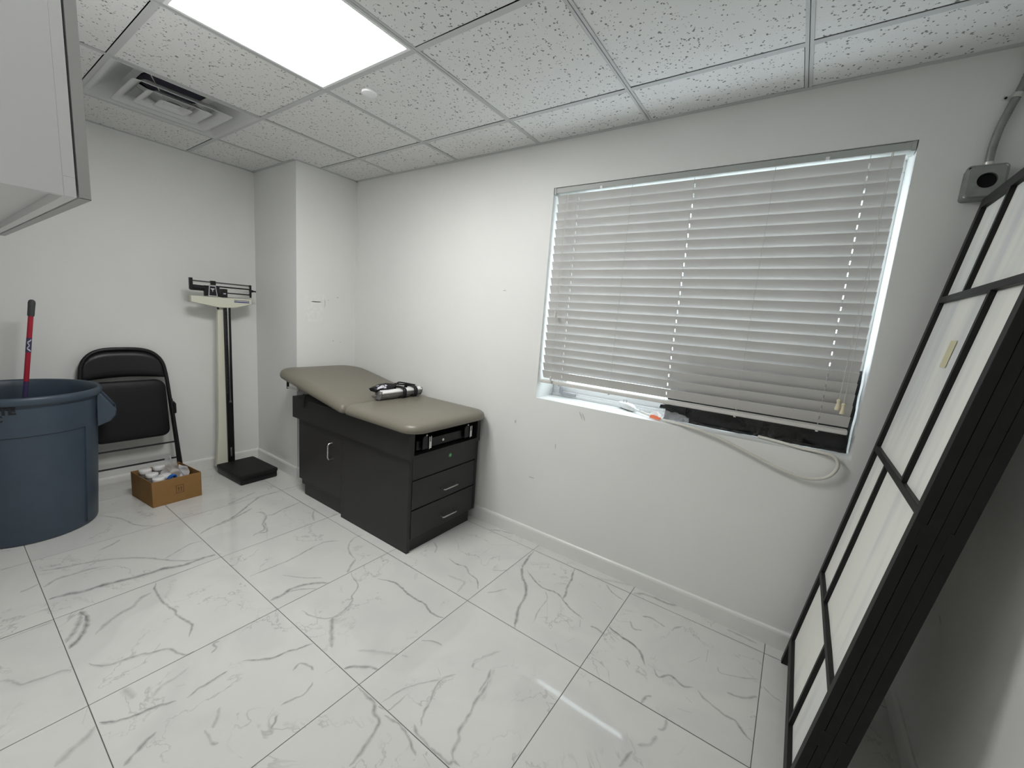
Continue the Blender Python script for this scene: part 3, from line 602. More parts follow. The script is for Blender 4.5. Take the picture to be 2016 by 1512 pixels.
# ------------------------------------------------------------------ blind
def blind():
    bx0, bx1, yb = 1.955, 3.378, .036
    r = thing('window_blind', 'closed off-white faux wood venetian blind hanging in the window opening', 'window blind', ((bx0+bx1)/2, yb, WZ1))
    MB().box(WX0+.004, WX1-.004, -.002+.006, .060, 2.036, WZ1-.002).build('headrail', M['headrail'], r, bevel=.002)
    for x in (WX0+.003, WX1-.016): MB().box(x, x+.013, .001, .064, 2.030, WZ1-.001).build('end_bracket', M['headrail'], r, bevel=.0015)
    lad = [2.078, 2.380, 2.668, 2.980, 3.280]
    slots = [2.082, 2.668, 3.281]
    z0, z1, n = 1.036, 2.006, 23
    tilt = math.radians(SLAT_TILT); s = MB()
    dy, dz = math.cos(tilt), math.sin(tilt)
    for k in range(n):
        zc = z0 + (z1-z0)*k/(n-1)
        jit = rnd.uniform(-.0008, .0008)
        P = lambda x, w: (x, yb - w*dy, zc + w*dz + jit + .0022*(1-(w/.025)**2)*-dy)
        xsr = [bx0]
        for q in slots: xsr += [q-.0022, q+.0022]
        xsr.append(bx1)
        bands = [(-.0255,-.007),(-.007,.010),(.010,.0255)]
        for bi, (w0, w1) in enumerate(bands):
            if bi == 1:
                for a in range(0, len(xsr), 2):
                    s.add([P(xsr[a],w0),P(xsr[a+1],w0),P(xsr[a+1],w1),P(xsr[a],w1)], [(0,1,2,3)])
            else:
                s.add([P(bx0,w0),P(bx1,w0),P(bx1,w1),P(bx0,w1)], [(0,1,2,3)])
    s.build('slats', M['slat'], r, solid=.0024)
    br = MB().box(bx0, bx1, yb-.026, yb+.026, .986, 1.004)
    br.build('bottom_rail', M['rail'], r, bevel=.004)
    for x in lad:
        for yy, dx in ((yb-.0215, 0), (yb+.0215, 0)): MB().tube([(x+dx, yy, 2.036), (x+dx, yy, 1.003)], .0008, 5).build('ladder_cord', M['cord'], r)
        bt = MB().cyl((x, yb-.022, .988), (x, yb-.022, .981), .006, .005, 10).build('cord_button', M['rail'], r, smooth=True)
    # lift cords with cream tassels on the right, tilt cords on the left
    for pts, tz in [([(3.338,.006,2.036),(3.336,.002,1.6),(3.330,-.003,1.125)], 1.125), ([(3.342,.006,2.036),(3.345,.002,1.6),(3.347,-.003,1.112)], 1.112)]:
        c = MB().tube(smooth_path(pts, 5), .0011, 6).build('lift_cord', M['cord'], r)
        x, y = pts[-1][0], pts[-1][1]
        MB().lathe((x, y, tz-.042), [(.009,0),(.0095,.006),(.007,.018),(.0055,.03),(.008,.038),(.005,.043)], 16).build('tassel', M['tassel'], c, smooth=True)
    for x, z in [(2.022, 1.40), (2.030, 1.03)]:
        c = MB().tube([(x,.006,2.036),(x,.000,z)], .0009, 6).build('tilt_cord', M['cord'], r)
        MB().lathe((x, .000, z-.034), [(.006,0),(.007,.005),(.005,.02),(.006,.03),(.003,.034)], 12).build('tassel', M['rail'], c, smooth=True)
    for x in (2.22, 3.15): MB().box(x-.006, x+.006, .000, .006, 2.034, 2.046).build('valance_clip', M['vinyl'], r)
blind()
# ------------------------------------------------------------------ examination table
def cushion(name, x0, x1, y0, y1, rs, zb, th, r, slope=0.0, xp=0.0):
    rings = []
    prof = [(.020,.0),(.006,.004),(.0,.014),(.001,.028),(.007,.043),(.018,.053),(.034,.0595),(.06,.063),(.12,.0655),(.2,.067)]
    for ins, z in prof:
        k = min(ins, (y1-y0)/2-.01)
        ring = []
        for px, py in rrect(x0+k, x1-k, y0+k, y1-k, [max(.012, q-k) for q in rs], 8):
            ring.append((px, py, zb + z*th/.067 + slope*(xp-px)))
        rings.append(ring)
    return MB().rings(rings).build(name, M['taupe'], r, smooth=True, angle=80)
def exam_table():
    r = thing('exam_table', 'taupe padded medical examination table on a charcoal drawer cabinet against the window wall', 'examination table', (.98, -.33, 0))
    # carcass and toe kick
    c = MB().box(.415, 1.549, -.585, -.055, .07, .555)
    c.build('cabinet', M['charcoal'], r, bevel=.001)
    MB().box(.455, .925, -.585, -.075, 0, .07).box(.925, 1.545, -.59, -.078, 0, .07).build('plinth', M['charcoal'], r)
    MB().box(.928, 1.556, -.608, -.586, 0, .555).build('side_panel', M['charcoal'], r, bevel=.0015)
    MB().box(.42, 1.556, -.054, -.032, .075, .555).build('rear_panel', M['charcoal'], r, bevel=.0015)
    d = MB().box(.418, .924, -.606, -.587, .118, .553).build('door', M['charcoal'], r, bevel=.0015)
    h = [(.822,-.606,.468),(.822,-.630,.466),(.822,-.636,.455),(.822,-.636,.376),(.822,-.630,.365),(.822,-.606,.363)]
    MB().tube(h, .0048, 10).build('handle', M['steel'], d, smooth=True)
    # apron with an open compartment at the foot end
    a = MB()
    a.box(.362, 1.37, -.622, -.040, .553, .700)
    a.box(1.37, 1.572, -.622, -.592, .553, .700).box(1.37, 1.572, -.070, -.040, .553, .700)
    a.box(1.37, 1.572, -.592, -.070, .553, .572).box(1.37, 1.572, -.592, -.070, .694, .700)
    a.build('apron', M['charcoal'], r)
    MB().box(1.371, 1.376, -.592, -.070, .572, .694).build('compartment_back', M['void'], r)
    t = MB().box(1.40, 1.545, -.555, -.105, .586, .640)
    tr = t.build('stirrup_tray', M['black'], r, bevel=.003)
    MB().cyl((1.545,-.352,.612), (1.549,-.352,.612), .0075, None, 16).build('lock', M['steel'], tr)
    for y in (-.497, -.152):
        b = MB().prism([(1.50, y-.025, z) for z in (0,)] if False else [(1.552, y-.030, .590), (1.552, y+.012, .590), (1.552, y+.012, .652), (1.552, y+.002, .668), (1.552, y-.020, .668), (1.552, y-.030, .655)], (.012,0,0)).build('stirrup', M['black'], r, bevel=.003)
        m = MB()
        m.box(1.562, 1.572, y+.012, y+.016, .588, .660).box(1.562, 1.572, y+.024, y+.028, .592, .662).box(1.563, 1.569, y+.0155, y+.0245, .592, .630)
        m.build('stirrup_bracket', M['chrome'], b)
        MB().lathe((1.566, y-.004, .668), [(.002,-.003),(.0055,0),(.0055,.006),(.002,.009)], 12).build('stirrup_knob', M['chrome'], b, smooth=True)
    # foot end: fixed panel and two drawers
    MB().box(1.550, 1.5565, -.585, -.057, .425, .553).build('front_panel', M['charcoal2'], r, bevel=.001)
    s = MB().cyl((1.5565,-.294,.506), (1.5578,-.294,.506), .0135, None, 20).build('sticker', M['green'], r)
    MB().cyl((1.5578,-.294,.506), (1.5581,-.294,.506), .0075, None, 16).build('sticker_print', M['greenpale'], s)
    for z0, z1, hz in [(.252, .418, .311), (.078, .244, .134)]:
        d = MB().box(1.551, 1.5575, -.583, -.060, z0, z1).build('drawer', M['charcoal2'], r, bevel=.001)
        MB().tube([(1.5575,-.352,hz),(1.578,-.352,hz),(1.583,-.345,hz),(1.583,-.240,hz),(1.578,-.233,hz),(1.5575,-.233,hz)], .0042, 8).build('handle', M['steel'], d, smooth=True)
    # cushions
    cushion('seat_cushion', .968, 1.625, -.655, -.008, (.085,.10,.10,.05), .700, .060, r)
    cushion('back_cushion', .178, .995, -.655, -.008, (.10,.03,.03,.17), .700, .0665, r, .153, .965)
    MB().lathe((.985,-.645,.722), [(.001,-.004),(.005,0),(.005,.004),(.001,.006)], 12).build('rivet', M['chrome'], r, smooth=True)
    # paper roll bracket and hanging strap at the head
    for y in (-.50, -.20): MB().box(.30, .60, y, y+.03, .722, .734).build('backrest_frame', M['black'], r)
    for y in (-.585, -.09): MB().box(.205, .209, y, y+.018, .722, .795).box(.207, .36, y+.004, y+.012, .728, .738).build('roll_bracket', M['steel'], r)
    MB().prism([(.520,-.632,.742), (.548,-.632,.742), (.536,-.632,.70), (.530,-.632,.648), (.508,-.632,.648), (.516,-.632,.70)], (0,.004,0)).build('strap', M['black'], r)
exam_table()

# ------------------------------------------------------------------ blood pressure gauge lying along the seam
def bp_gauge():
    r = thing('blood_pressure_gauge', 'metal blood pressure gauge bound with black straps, lying on the examination table', 'medical gauge', (1.005, -.22, .757))
    y0, y1 = -.405, -.055; xa, xb = .972, 1.042; z0 = .760
    e = MB()
    prof = [(xa+.004, z0), (xb-.020, z0), (xb-.006, z0+.018), (xb, z0+.045), (xb-.004, z0+.056), (xa+.002, z0+.058), (xa, z0+.03)]
    gm = mat('grey_painted_metal', (.16,.16,.165), .45)
    for y in (y0, y1-.012): MB().prism([(x, y, z) for x, z in prof], (0,.012,0)).build('end_plate', gm, r, bevel=.002)
    b = MB().prism([(xa+.006, y0+.012, z0+.003), (xb-.022, y0+.012, z0+.003), (xb-.007, y0+.012, z0+.022), (xb-.006, y0+.012, z0+.038), (xa+.006, y0+.012, z0+.038)], (0, y1-y0-.024, 0))
    b.build('body', mat('grey_gauge_body', (.30,.30,.29), .4, metal=.3), r)
    MB().prism([(xb-.030, y0+.006, z0+.055), (xb+.001, y0+.006, z0+.040), (xb+.002, y0+.006, z0+.050), (xb-.030, y0+.006, z0+.062)], (0, y1-y0-.012, 0)).build('scale_plate', M['white'], r, bevel=.002)
    for y in (y0+.045, y1-.01): MB().tube([(xb-.002, y, z0+.034), (xb+.016, y+.004, z0+.022)], .0016, 6).build('pin', M['chrome'], r, smooth=True)
    for x, z, q in ((xb-.012, z0+.045, .008), (xa+.016, z0+.025, .006)): MB().cyl((x,y0+.001,z),(x,y0-.005,z),q,None,14).build('rivet', M['chrome'], r, smooth=True)
    c = MB(); rings = []
    for k in range(9):
        t = k/8; y = y0 - .02 + t*.16
        w = .034 + .008*math.sin(PI*t); h = .012 + .012*math.sin(PI*t)
        rings.append([(.975 + (w*math.cos(a) - .004*math.sin(3*a+k)), y, z0+.062 + .016*t + h*math.sin(a)*(1 + .15*math.sin(5*a+k))) for a in [2*PI*q/18 for q in range(18)]])
    cf = c.rings(rings).build('cuff', M['blackvinyl'], r, smooth=True, angle=70)
    w = MB()
    def cp(t, an, o=.0012):
        k = t*8; wd = .034 + .008*math.sin(PI*t); hh = .012 + .012*math.sin(PI*t)
        return (.975 + (wd*math.cos(an) - .004*math.sin(3*an+k))*1.02, y0 - .02 + t*.16, z0+.062 + .016*t + hh*math.sin(an)*(1 + .15*math.sin(5*an+k)) + o)
    for (t, an, dt, da) in [(.22,.75,.10,.28),(.34,.85,.07,.22),(.22,1.45,.06,.20),(.40,.40,.06,.22),(.50,.80,.05,.18),(.12,.45,.05,.16)]:
        w.add([cp(t-dt,an-da), cp(t+dt,an-da), cp(t+dt,an+da), cp(t-dt,an+da)], [(0,1,2,3)])
    w.build('cuff_print', M['lightgrey'], cf)
    for yc in (-.232, -.135):
        rg = []
        for k in range(2):
            s = MB()
        s = MB(); pts = []
        for a in [2*PI*q/20 for q in range(21)]:
            x = (xa+xb)/2 + .044*math.copysign(abs(math.cos(a))**.6, math.cos(a)); z = z0 + .0335 + .0375*math.copysign(abs(math.sin(a))**.6, math.sin(a))
            pts.append((x, z, a))
        for off in (-.011, .006):
            s.tube([(x, yc + off + .012*math.cos(a), max(z, z0+.004)) for x, z, a in pts], .0055, 8)
        s.build('strap', M['blackvinyl'], r, smooth=True)
    t = MB().tube(smooth_path([(.985,-.25,z0+.078),(.965,-.21,z0+.092),(.955,-.16,z0+.084),(.975,-.12,z0+.076),(1.01,-.10,z0+.072)], 6), .005, 8)
    t.tube(smooth_path([(.99,-.27,z0+.08),(.955,-.23,z0+.084),(.945,-.17,z0+.072),(.96,-.11,z0+.066),(.99,-.085,z0+.068)], 6), .005, 8)
    t.build('tubing', M['blackmat'], r, smooth=True)
bp_gauge()

# ------------------------------------------------------------------ physician's beam scale
def beam_scale():
    ang = math.radians(2.6); cx, cy = -.159, -.704
    r = thing('medical_scale', 'upright balance beam weighing scale with black platform and cream column, by the left wall', 'weighing scale', (cx, cy, 0))
    def F(x, y, z): return (cx + (x-cx)*math.cos(ang) - (y-cy)*math.sin(ang), cy + (x-cx)*math.sin(ang) + (y-cy)*math.cos(ang), z)
    x0, x1, y0, y1 = -.349, .031, -.838, -.570
    b = MB()
    b.rings([[F(px,py,z) for px, py in rrect(x0+i, x1-i, y0+i, y1-i, (.012,)*4, 4)] for i, z in [(.008,0),(.004,.006),(.004,.043),(.008,.048)]])
    b.build('base', M['black'], r, smooth=True)
    p = MB().rings([[F(px,py,z) for px, py in rrect(x0+i, x1-i, y0+i, y1-i, (.014,)*4, 4)] for i, z in [(.002,.045),(.0,.050),(.0,.066),(.004,.070),(.02,.071)]])
    p.build('platform', M['blackmat'], r, smooth=True)
    MB().rings([[(-.365,-.846,.05),(-.330,-.846,.05),(-.330,-.766,.05),(-.365,-.766,.05)], [(-.365,-.826,.35),(-.330,-.826,.35),(-.330,-.766,.35),(-.365,-.766,.35)], [(-.365,-.803,1.27),(-.332,-.803,1.27),(-.332,-.766,1.27),(-.365,-.766,1.27)]]).build('column', M['cream'], r, bevel=.003)
    rod = MB().box(-.330, -.312, -.772, -.728, .075, 1.268).build('height_rod', M['black'], r, bevel=.002)
    MB().box(-.3125, -.3105, -.752, -.745, .56, 1.262).box(-.3125,-.308,-.756,-.741,.548,.562).build('rod_slide', M['steel'], rod)
    tk = MB()
    for k in range(60): tk.box(-.3122, -.3117, -.769, -.769+(.010 if k % 5 == 0 else .006), .62+k*.0105, .622+k*.0105)
    tk.build('graduations', mat('grey_graduation', (.10,.10,.11), .5), rod)
    MB().box(-.316, -.306, -.770, -.753, 1.20, 1.235).build('clamp', M['black'], rod, bevel=.001)
    MB().box(-.3125, -.309, -.757, -.747, .12, .19).build('rod_end_plate', M['steel'], rod, bevel=.001)
    MB().cyl((-.322,-.806,1.262),(-.322,-.806,1.246),.007,None,10).build('bolt', M['black'], r)
    # housing under the beam: shallow trapezoid
    ya, yb = -.972, -.588
    h = [(ya,1.330),(yb,1.334),(yb,1.298),(-.70,1.263),(-.80,1.258),(ya,1.288)]
    ho = MB().prism([(-.338, y, z) for y, z in h], (.036,0,0)).build('beam_housing', M['cream'], r, bevel=.003)
    MB().box(-.3018,-.3012,-.708,-.606,1.3035,1.3115).build('nameplate_print', M['blue'], ho)
    MB().box(-.3018,-.3012,-.708,-.606,1.3165,1.3205).build('nameplate_line', M['purple'], ho)
    # beam assembly
    br = MB().box(-.320,-.300,-.978,-.958,1.372,1.452).box(-.318,-.302,-.972,-.880,1.368,1.378)
    br.build('loop_bracket', M['black'], r, bevel=.003)
    MB().cyl((-.310,-.960,1.392),(-.310,-.888,1.388),.016,.018,16).box(-.322,-.298,-.892,-.800,1.336,1.408).build('counterweight', M['black'], r, bevel=.002)
    MB().box(-.314,-.306,-.958,-.598,1.428,1.438).build('upper_beam', mat('dull_bar', (.10,.10,.10), .35, metal=.7), r)
    MB().box(-.315,-.305,-.86,-.598,1.402,1.412).build('middle_beam', M['black'], r)
    MB().box(-.314,-.306,-.78,-.598,1.362,1.371).build('lower_beam', M['black'], r)
    for x, ya_, z0, z1 in ((-.3065,-.958,1.418,1.424), (-.305,-.80,1.412,1.4165), (-.305,-.78,1.340,1.362), (-.308,-.78,1.374,1.398)):
        MB().box(x-.001, x+.001, ya_, -.60, z0, z1).build('beam_scale_face', M['steel'], r)
    MB().box(-.322,-.298,-.852,-.822,1.414,1.444).build('poise_weight', M['black'], r, bevel=.002)
    MB().box(-.324,-.294,-.792,-.752,1.334,1.394).build('poise_block', M['black'], r, bevel=.002)
    MB().box(-.2942,-.2934,-.779,-.763,1.357,1.364).build('poise_mark', M['lightgrey'], r)
    bg = MB().prism([(-.297,-.872,1.336),(-.297,-.816,1.336),(-.297,-.826,1.410),(-.297,-.866,1.410)], (.004,0,0)).build('badge_rim', M['lightgrey'], r)
    MB().prism([(-.293,-.867,1.341),(-.293,-.821,1.341),(-.293,-.830,1.405),(-.293,-.862,1.405)], (.001,0,0)).build('badge', M['black'], bg)
    MB().prism([(-.292,-.859,1.391),(-.292,-.833,1.391),(-.292,-.836,1.384),(-.292,-.842,1.382),(-.292,-.846,1.364),(-.292,-.850,1.382),(-.292,-.856,1.384)], (.0006,0,0)).build('badge_mark', M['lightgrey'], bg)
    e = MB().box(-.318,-.302,-.602,-.588,1.346,1.440).cyl((-.31,-.588,1.396),(-.31,-.572,1.396),.010,.008,10).cyl((-.31,-.572,1.396),(-.31,-.555,1.395),.005,.006,10)
    e.build('beam_tip', M['black'], r, bevel=.001)
beam_scale()

# ------------------------------------------------------------------ folded chair leaning on the left wall
def folding_chair():
    k = .14; q = 1/math.sqrt(1+k*k)
    def F(y, z, n=0): return (-.452 + k*(.95 - z) + n*q, y, z + n*k*q)     # n = out from the chair plane towards the room
    r = thing('folding_chair', 'black metal folding chair with padded seat, folded flat against the left wall behind the bin', 'folding chair', (-.33, -1.31, 0))
    c = -1.31
    half = [(-1.071,.008),(-1.074,.15),(-1.080,.36),(-1.094,.70),(-1.102,.80),(-1.112,.853),(-1.134,.895),(-1.170,.928),(-1.225,.946),(-1.31,.950)]
    pts = half + [(2*c - y, z) for y, z in reversed(half[:-1])]
    MB().tube(smooth_path([F(y,z) for y, z in pts], 3), .0115, 10).build('front_frame', M['black'], r, smooth=True)
    # rear legs, folded just behind the front frame
    for s in (1, -1):
        Y = lambda y: y if s == 1 else 2*c - y
        MB().tube([F(Y(-1.090),.60,.016), F(Y(-1.078),.30,.022), F(Y(-1.066),.010,.028)], .0105, 10).build('rear_leg', M['black'], r, smooth=True)
        MB().prism([F(Y(-1.076),.585,.010), F(Y(-1.064),.565,.010), F(Y(-1.066),.50,.010), F(Y(-1.080),.495,.010)], (.016,0,0)).build('hinge', M['black'], r, bevel=.002)
        MB().cyl(F(Y(-1.071),.0,0), F(Y(-1.071),.03,0), .0145, .0135, 12).build('foot_cap', M['blackmat'], r, smooth=True)
    # backrest sheet: curved top follows the tube, bottom edge arches up
    top = [(y, z) for y, z in pts if z > .745]
    tp = smooth_path([(y, z, 0) for y, z in top], 3)
    ys_ = [-1.103 - i*(2*(c+1.103)*-1)/16 for i in range(17)] if False else [-1.103 + (2*(c+1.103))*i/16 for i in range(17)]
    low = [(y, .752 + .016*math.cos((y-c)/.207*PI/2)) for y in ys_]
    b = MB(); n = 17; grid_ = []
    def topz(y):
        best = None
        for p, q2 in zip(tp, tp[1:]):
            if (p.x-y)*(q2.x-y) <= 0 and abs(p.x-q2.x) > 1e-6:
                zz = p.y + (q2.y-p.y)*(y-p.x)/(q2.x-p.x); best = zz if best is None else max(best, zz)
        return best if best else .80
    rows = []
    for y, z0 in low:
        zt = topz(y) - .004
        rows.append([F(y, z0 + (zt-z0)*t, .004 - .012*math.sin(PI*(y+1.103)/(2*(c+1.103)))*0 - .010*math.cos((y-c)/.207*PI/2)) for t in [0,.25,.5,.75,1]])
    o = len(b.v); vs = [p for row in rows for p in row]; fs = []
    for i in range(len(rows)-1):
        for j in range(4): fs.append((i*5+j, (i+1)*5+j, (i+1)*5+j+1, i*5+j+1))
    b.add(vs, fs).build('backrest', M['blackvinyl'] if False else M['black'], r, smooth=True, angle=60, solid=.0025)
    # seat folded up
    rings = []
    for ins, nn in [(.004,.006),(0,.010),(0,.022),(.004,.030),(.015,.035),(.05,.038)]:
        rings.append([F(y, z, nn) for y, z in rrect(-1.500+ins, -1.112-ins, .352+ins, .742-ins, (.045,)*2+(.06,)*2, 6)])
    MB().rings(rings).build('seat', M['blackvinyl'], r, smooth=True, angle=60)
    for z in (.296, .186):
        MB().tube([F(-1.083,z,.004 if z > .2 else .02), F(2*c+1.083,z,.004 if z > .2 else .02)], .0058, 8).build('crossbar', M['black'], r, smooth=True)
folding_chair()

# ------------------------------------------------------------------ big round bin
BC = (-.168, -1.789); BH = .779
def bin_r(z): return .258 + (.296-.258)*z/.74
def waste_bin():
    r = thing('waste_bin', 'large round blue-grey plastic waste bin with side handles, left of the folded chair', 'waste bin', (BC[0], BC[1], 0))
    # wall thickness, rim roll, inner wall
    prof = [(.245,.0),(.256,.004),(.258,.012)]
    for z in (.20,.40,.60,.70): prof.append((bin_r(z), z))
    prof += [(.2965,.728),(.3,.736),(.310,.738),(.3145,.743),(.3155,.760),(.3135,.773),(.307,.7785),(.301,.7775),(.2965,.772),(.290,.74),(.286,.70),(.250,.012),(.0,.010)]
    rings = []; seg = 96
    for i, (rr, z) in enumerate(prof):
        ring = []
        for kk in range(seg):
            a = 2*PI*kk/seg; ra = rr
            ring.append((BC[0]+ra*math.cos(a), BC[1]+ra*math.sin(a), z))
        rings.append(ring)
    MB().rings(rings[:-1]+[[(BC[0]+.002*math.cos(2*PI*kk/seg), BC[1]+.002*math.sin(2*PI*kk/seg), .010) for kk in range(seg)]]).build('body', M['bin'], r, smooth=True, angle=50)
    # raised border round the side panels, and venting channels
    m = MB()
    def band(a0, a1, z0, z1, out, n):
        vs = []
        for kk in range(n+1):
            a = a0 + (a1-a0)*kk/n
            for z, d in [(z0,-.002),(z0+.006,out),(z1-.006,out),(z1,-.002)]:
                rr = bin_r(z) + d; vs.append((BC[0]+rr*math.cos(a), BC[1]+rr*math.sin(a), z))
        fs = [(kk*4+j, kk*4+4+j, kk*4+5+j, kk*4+1+j) for kk in range(n) for j in range(3)]
        fs += [(0,1,2,3), (n*4+3,n*4+2,n*4+1,n*4)]
        m.add(vs, fs)
    for q in (math.radians(-5), math.radians(175)):
        band(q-1.02, q+1.02, .575, .725, .0065, 40)         # belt below the rim carrying the lettering
        for s in (-1, 1): band(q+s*1.02-.16*(1 if s > 0 else 0), q+s*1.02+.16*(1 if s < 0 else 0), .015, .60, .0065, 8)
    m.build('moulded_ribs', M['bin'], r, smooth=True, angle=35)
    # handles: sloping open brackets under the rim
    for a in (math.radians(80), math.radians(260)):
        u = Vector((math.cos(a), math.sin(a), 0)); w = Vector((-math.sin(a), math.cos(a), 0)); cc = Vector((BC[0], BC[1], 0))
        H = MB(); hw = .085
        out = [(.306,.742),(.368,.640),(.365,.612),(.340,.578),(.283,.550)]
        for s in (-1, 1):
            H.prism([cc + u*rr + w*(s*hw - (.012 if s > 0 else 0)) + Vector((0,0,z)) for rr, z in [(.290,.742)]+out], w*.012)
        H.prism([cc + u*rr + w*-hw + Vector((0,0,z)) for rr, z in [(.362,.650),(.368,.640),(.365,.612),(.340,.578),(.334,.586),(.356,.616),(.358,.636)]], w*2*hw)
        H.build('handle', M['bin'], r, bevel=.004)
    # lettering wrapped on the belt, read from the room side
    def letters(txt, size, aright, zbase, bold):
        vs, fs = text_mesh(txt, size, bold)
        xm = max(p[0] for p in vs); out = []
        for x, y, _ in vs:
            z = zbase + y; rr = bin_r(z) + .0072; a = aright - (xm - x)/rr
            out.append((BC[0]+rr*math.cos(a), BC[1]+rr*math.sin(a), z))
        return MB().add(out, fs)
    letters('BRUTE', .047, LET_A1, .700, .0030).build('lettering', M['ink'], r)
    letters('C', .045, LET_A2, .664, .002).build('lettering_small', M['ink'], r)
waste_bin()

# ------------------------------------------------------------------ red pole standing in the bin
def mop_pole():
    p0, p1 = Vector((-.25,-1.842,.014)), Vector((-.25,-1.7005,1.243))
    d = (p1-p0).normalized()
    r = thing('mop_handle', 'red pole with a dark grey end grip standing upright in the bin', 'mop handle', tuple(p0))
    MB().tube([p0+d*.79, p1-d*.085], .0105, 16).build('pole', M['red'], r, smooth=True, angle=60)
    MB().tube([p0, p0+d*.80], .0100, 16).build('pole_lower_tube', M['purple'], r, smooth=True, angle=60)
    g = p1-d*.09
    MB().tube([g, g+d*.006, g+d*.05, p1-d*.018, p1-d*.006, p1], [.012,.0135,.0138,.0145,.012,.005], 16).build('grip', M['grip'], r, smooth=True, angle=60)
    # wrap-round label with a pale W on violet
    a = p0 + d*((p1-p0).length - .287)
    lab = MB().tube([a, a+d*.080], .0108, 16, caps=False).build('label_band', M['purple'], r, smooth=True)
    cam_dir = (Vector((3.17,-2.05,1.3))-a).normalized(); u = (cam_dir - d*cam_dir.dot(d)).normalized(); w = d.cross(u)
    s = MB()
    zig = [(-.9,.006),(-.2,.014),(-.8,.022),(-.1,.030),(-.75,.040)]
    zig = [(.85,.008),(-.55,.022),(.35,.038),(-.55,.054),(.85,.070)]
    for (a0, t0), (a1, t1) in zip(zig, zig[1:]):
        n = 5
        for kk in range(n):
            f0, f1 = kk/n, (kk+1)/n
            q = []
            for f, o in ((f0,-.0042),(f1,-.0042),(f1,.0042),(f0,.0042)):
                an = a0+(a1-a0)*f; t = t0+(t1-t0)*f + o
                q.append(a + d*t + (u*math.cos(an) + w*math.sin(an))*.0111)
            s.add(q, [(0,1,2,3)])
    s.build('label_mark', M['lightgrey'], lab)
mop_pole()
# ------------------------------------------------------------------ cardboard box with bottles
BX = Vector((.026, -1.318, 0)); BA = Vector((-.012, .262, 0)); BD = Vector((-.298, -.032, 0)); BHH = .166
def bxp(a, d, z): return BX + BA*a + BD*d + Vector((0,0,z))     # a along the printed side, d away from the viewer
def carton():
    r = thing('cardboard_box', 'open brown cardboard box of jars and plastic wrap on the floor by the scale', 'box', tuple(BX + BA*.5 + BD*.5))
    t = .014
    w = MB()
    w.obox(bxp, 0, 1, 0, t, 0, BHH).obox(bxp, 0, 1, 1-t, 1, 0, BHH).obox(bxp, 0, t, t, 1-t, 0, BHH).obox(bxp, 1-t, 1, t, 1-t, 0, BHH).obox(bxp, t, 1-t, t, 1-t, 0, .004)
    w.build('carton', M['card'], r, bevel=.0015)
    p = MB(); f = lambda a, d, z: bxp(a, -.0015 + d*0, z)
    def rect(a0, a1, z0, z1): p.add([f(a0,0,z0), f(a1,0,z0), f(a1,0,z1), f(a0,0,z1)], [(0,1,2,3)])
    a0, a1, z0, z1 = .46, .62, .058, .112; l = .010; lz = .0028
    rect(a0,a1,z0,z0+lz); rect(a0,a1,z1-lz,z1); rect(a0,a0+l,z0+lz,z1-lz); rect(a1-l,a1,z0+lz,z1-lz)
    for ac in (.515, .568):
        rect(ac-.006, ac+.006, z0+.008, z0+.030); p.add([f(ac-.017,0,z0+.030), f(ac+.017,0,z0+.030), f(ac,0,z0+.044)], [(0,1,2)])
    p.build('this_way_up_print', M['cardink'], r)
carton()
def jar(a, d, ztop, tilt, label, rad=.034):
    base = bxp(a, d, .006); h = ztop - .006
    ax = Vector((tilt[0], tilt[1], 1)).normalized(); u = ax.orthogonal().normalized(); w = ax.cross(u)
    r = thing('jar', label, 'jar', tuple(base), 'clear jars in the cardboard box')
    def L(prof, seg=24): return [[base + ax*z + (u*math.cos(2*PI*k/seg) + w*math.sin(2*PI*k/seg))*q for k in range(seg)] for q, z in prof]
    MB().rings(L([(rad*.85,0),(rad,.006),(rad,h*.74),(rad*.94,h*.80),(rad*.84,h*.84),(rad*.84,h*.90)])).build('jar_body', M['clear'], r, smooth=True)
    MB().rings(L([(rad*.92,h*.86),(rad*.95,h*.875),(rad*.95,h*.985),(rad*.88,h)])).build('lid', M['white'], r, smooth=True, angle=50)
for a, d, zt, tl, lb in [
    (.21, .18, .172, (.0,.0), 'clear jar with white lid nearest the front left corner of the cardboard box'),
    (.20, .47, .178, (-.03,.01), 'clear jar with white lid midway along the left side of the cardboard box'),
    (.20, .79, .184, (.02,.0), 'clear jar with white lid at the back left of the cardboard box'),
    (.48, .80, .188, (.0,.0), 'clear jar with white lid at the back of the cardboard box beside the plastic wrap'),
    (.46, .50, .150, (.02,.0), 'clear jar with white lid standing lowest, in the middle of the cardboard box')]:
    jar(a, d, zt, tl, lb)
def crumple(name, m, pts_fn, nu, nv, amp, fr, solid=.0008, seed=0):
    vs = []; fs = []
    for i in range(nu+1):
        for j in range(nv+1):
            p = Vector(pts_fn(i/nu, j/nv))
            q = Vector((p.x*fr+seed, p.y*fr, p.z*fr))
            p += Vector((mnoise.noise(q), mnoise.noise(q+Vector((9,3,1))), mnoise.noise(q+Vector((2,7,5)))))*amp
            vs.append(p)
    for i in range(nu):
        for j in range(nv): fs.append((i*(nv+1)+j, (i+1)*(nv+1)+j, (i+1)*(nv+1)+j+1, i*(nv+1)+j+1))
    return MB().add(vs, fs)
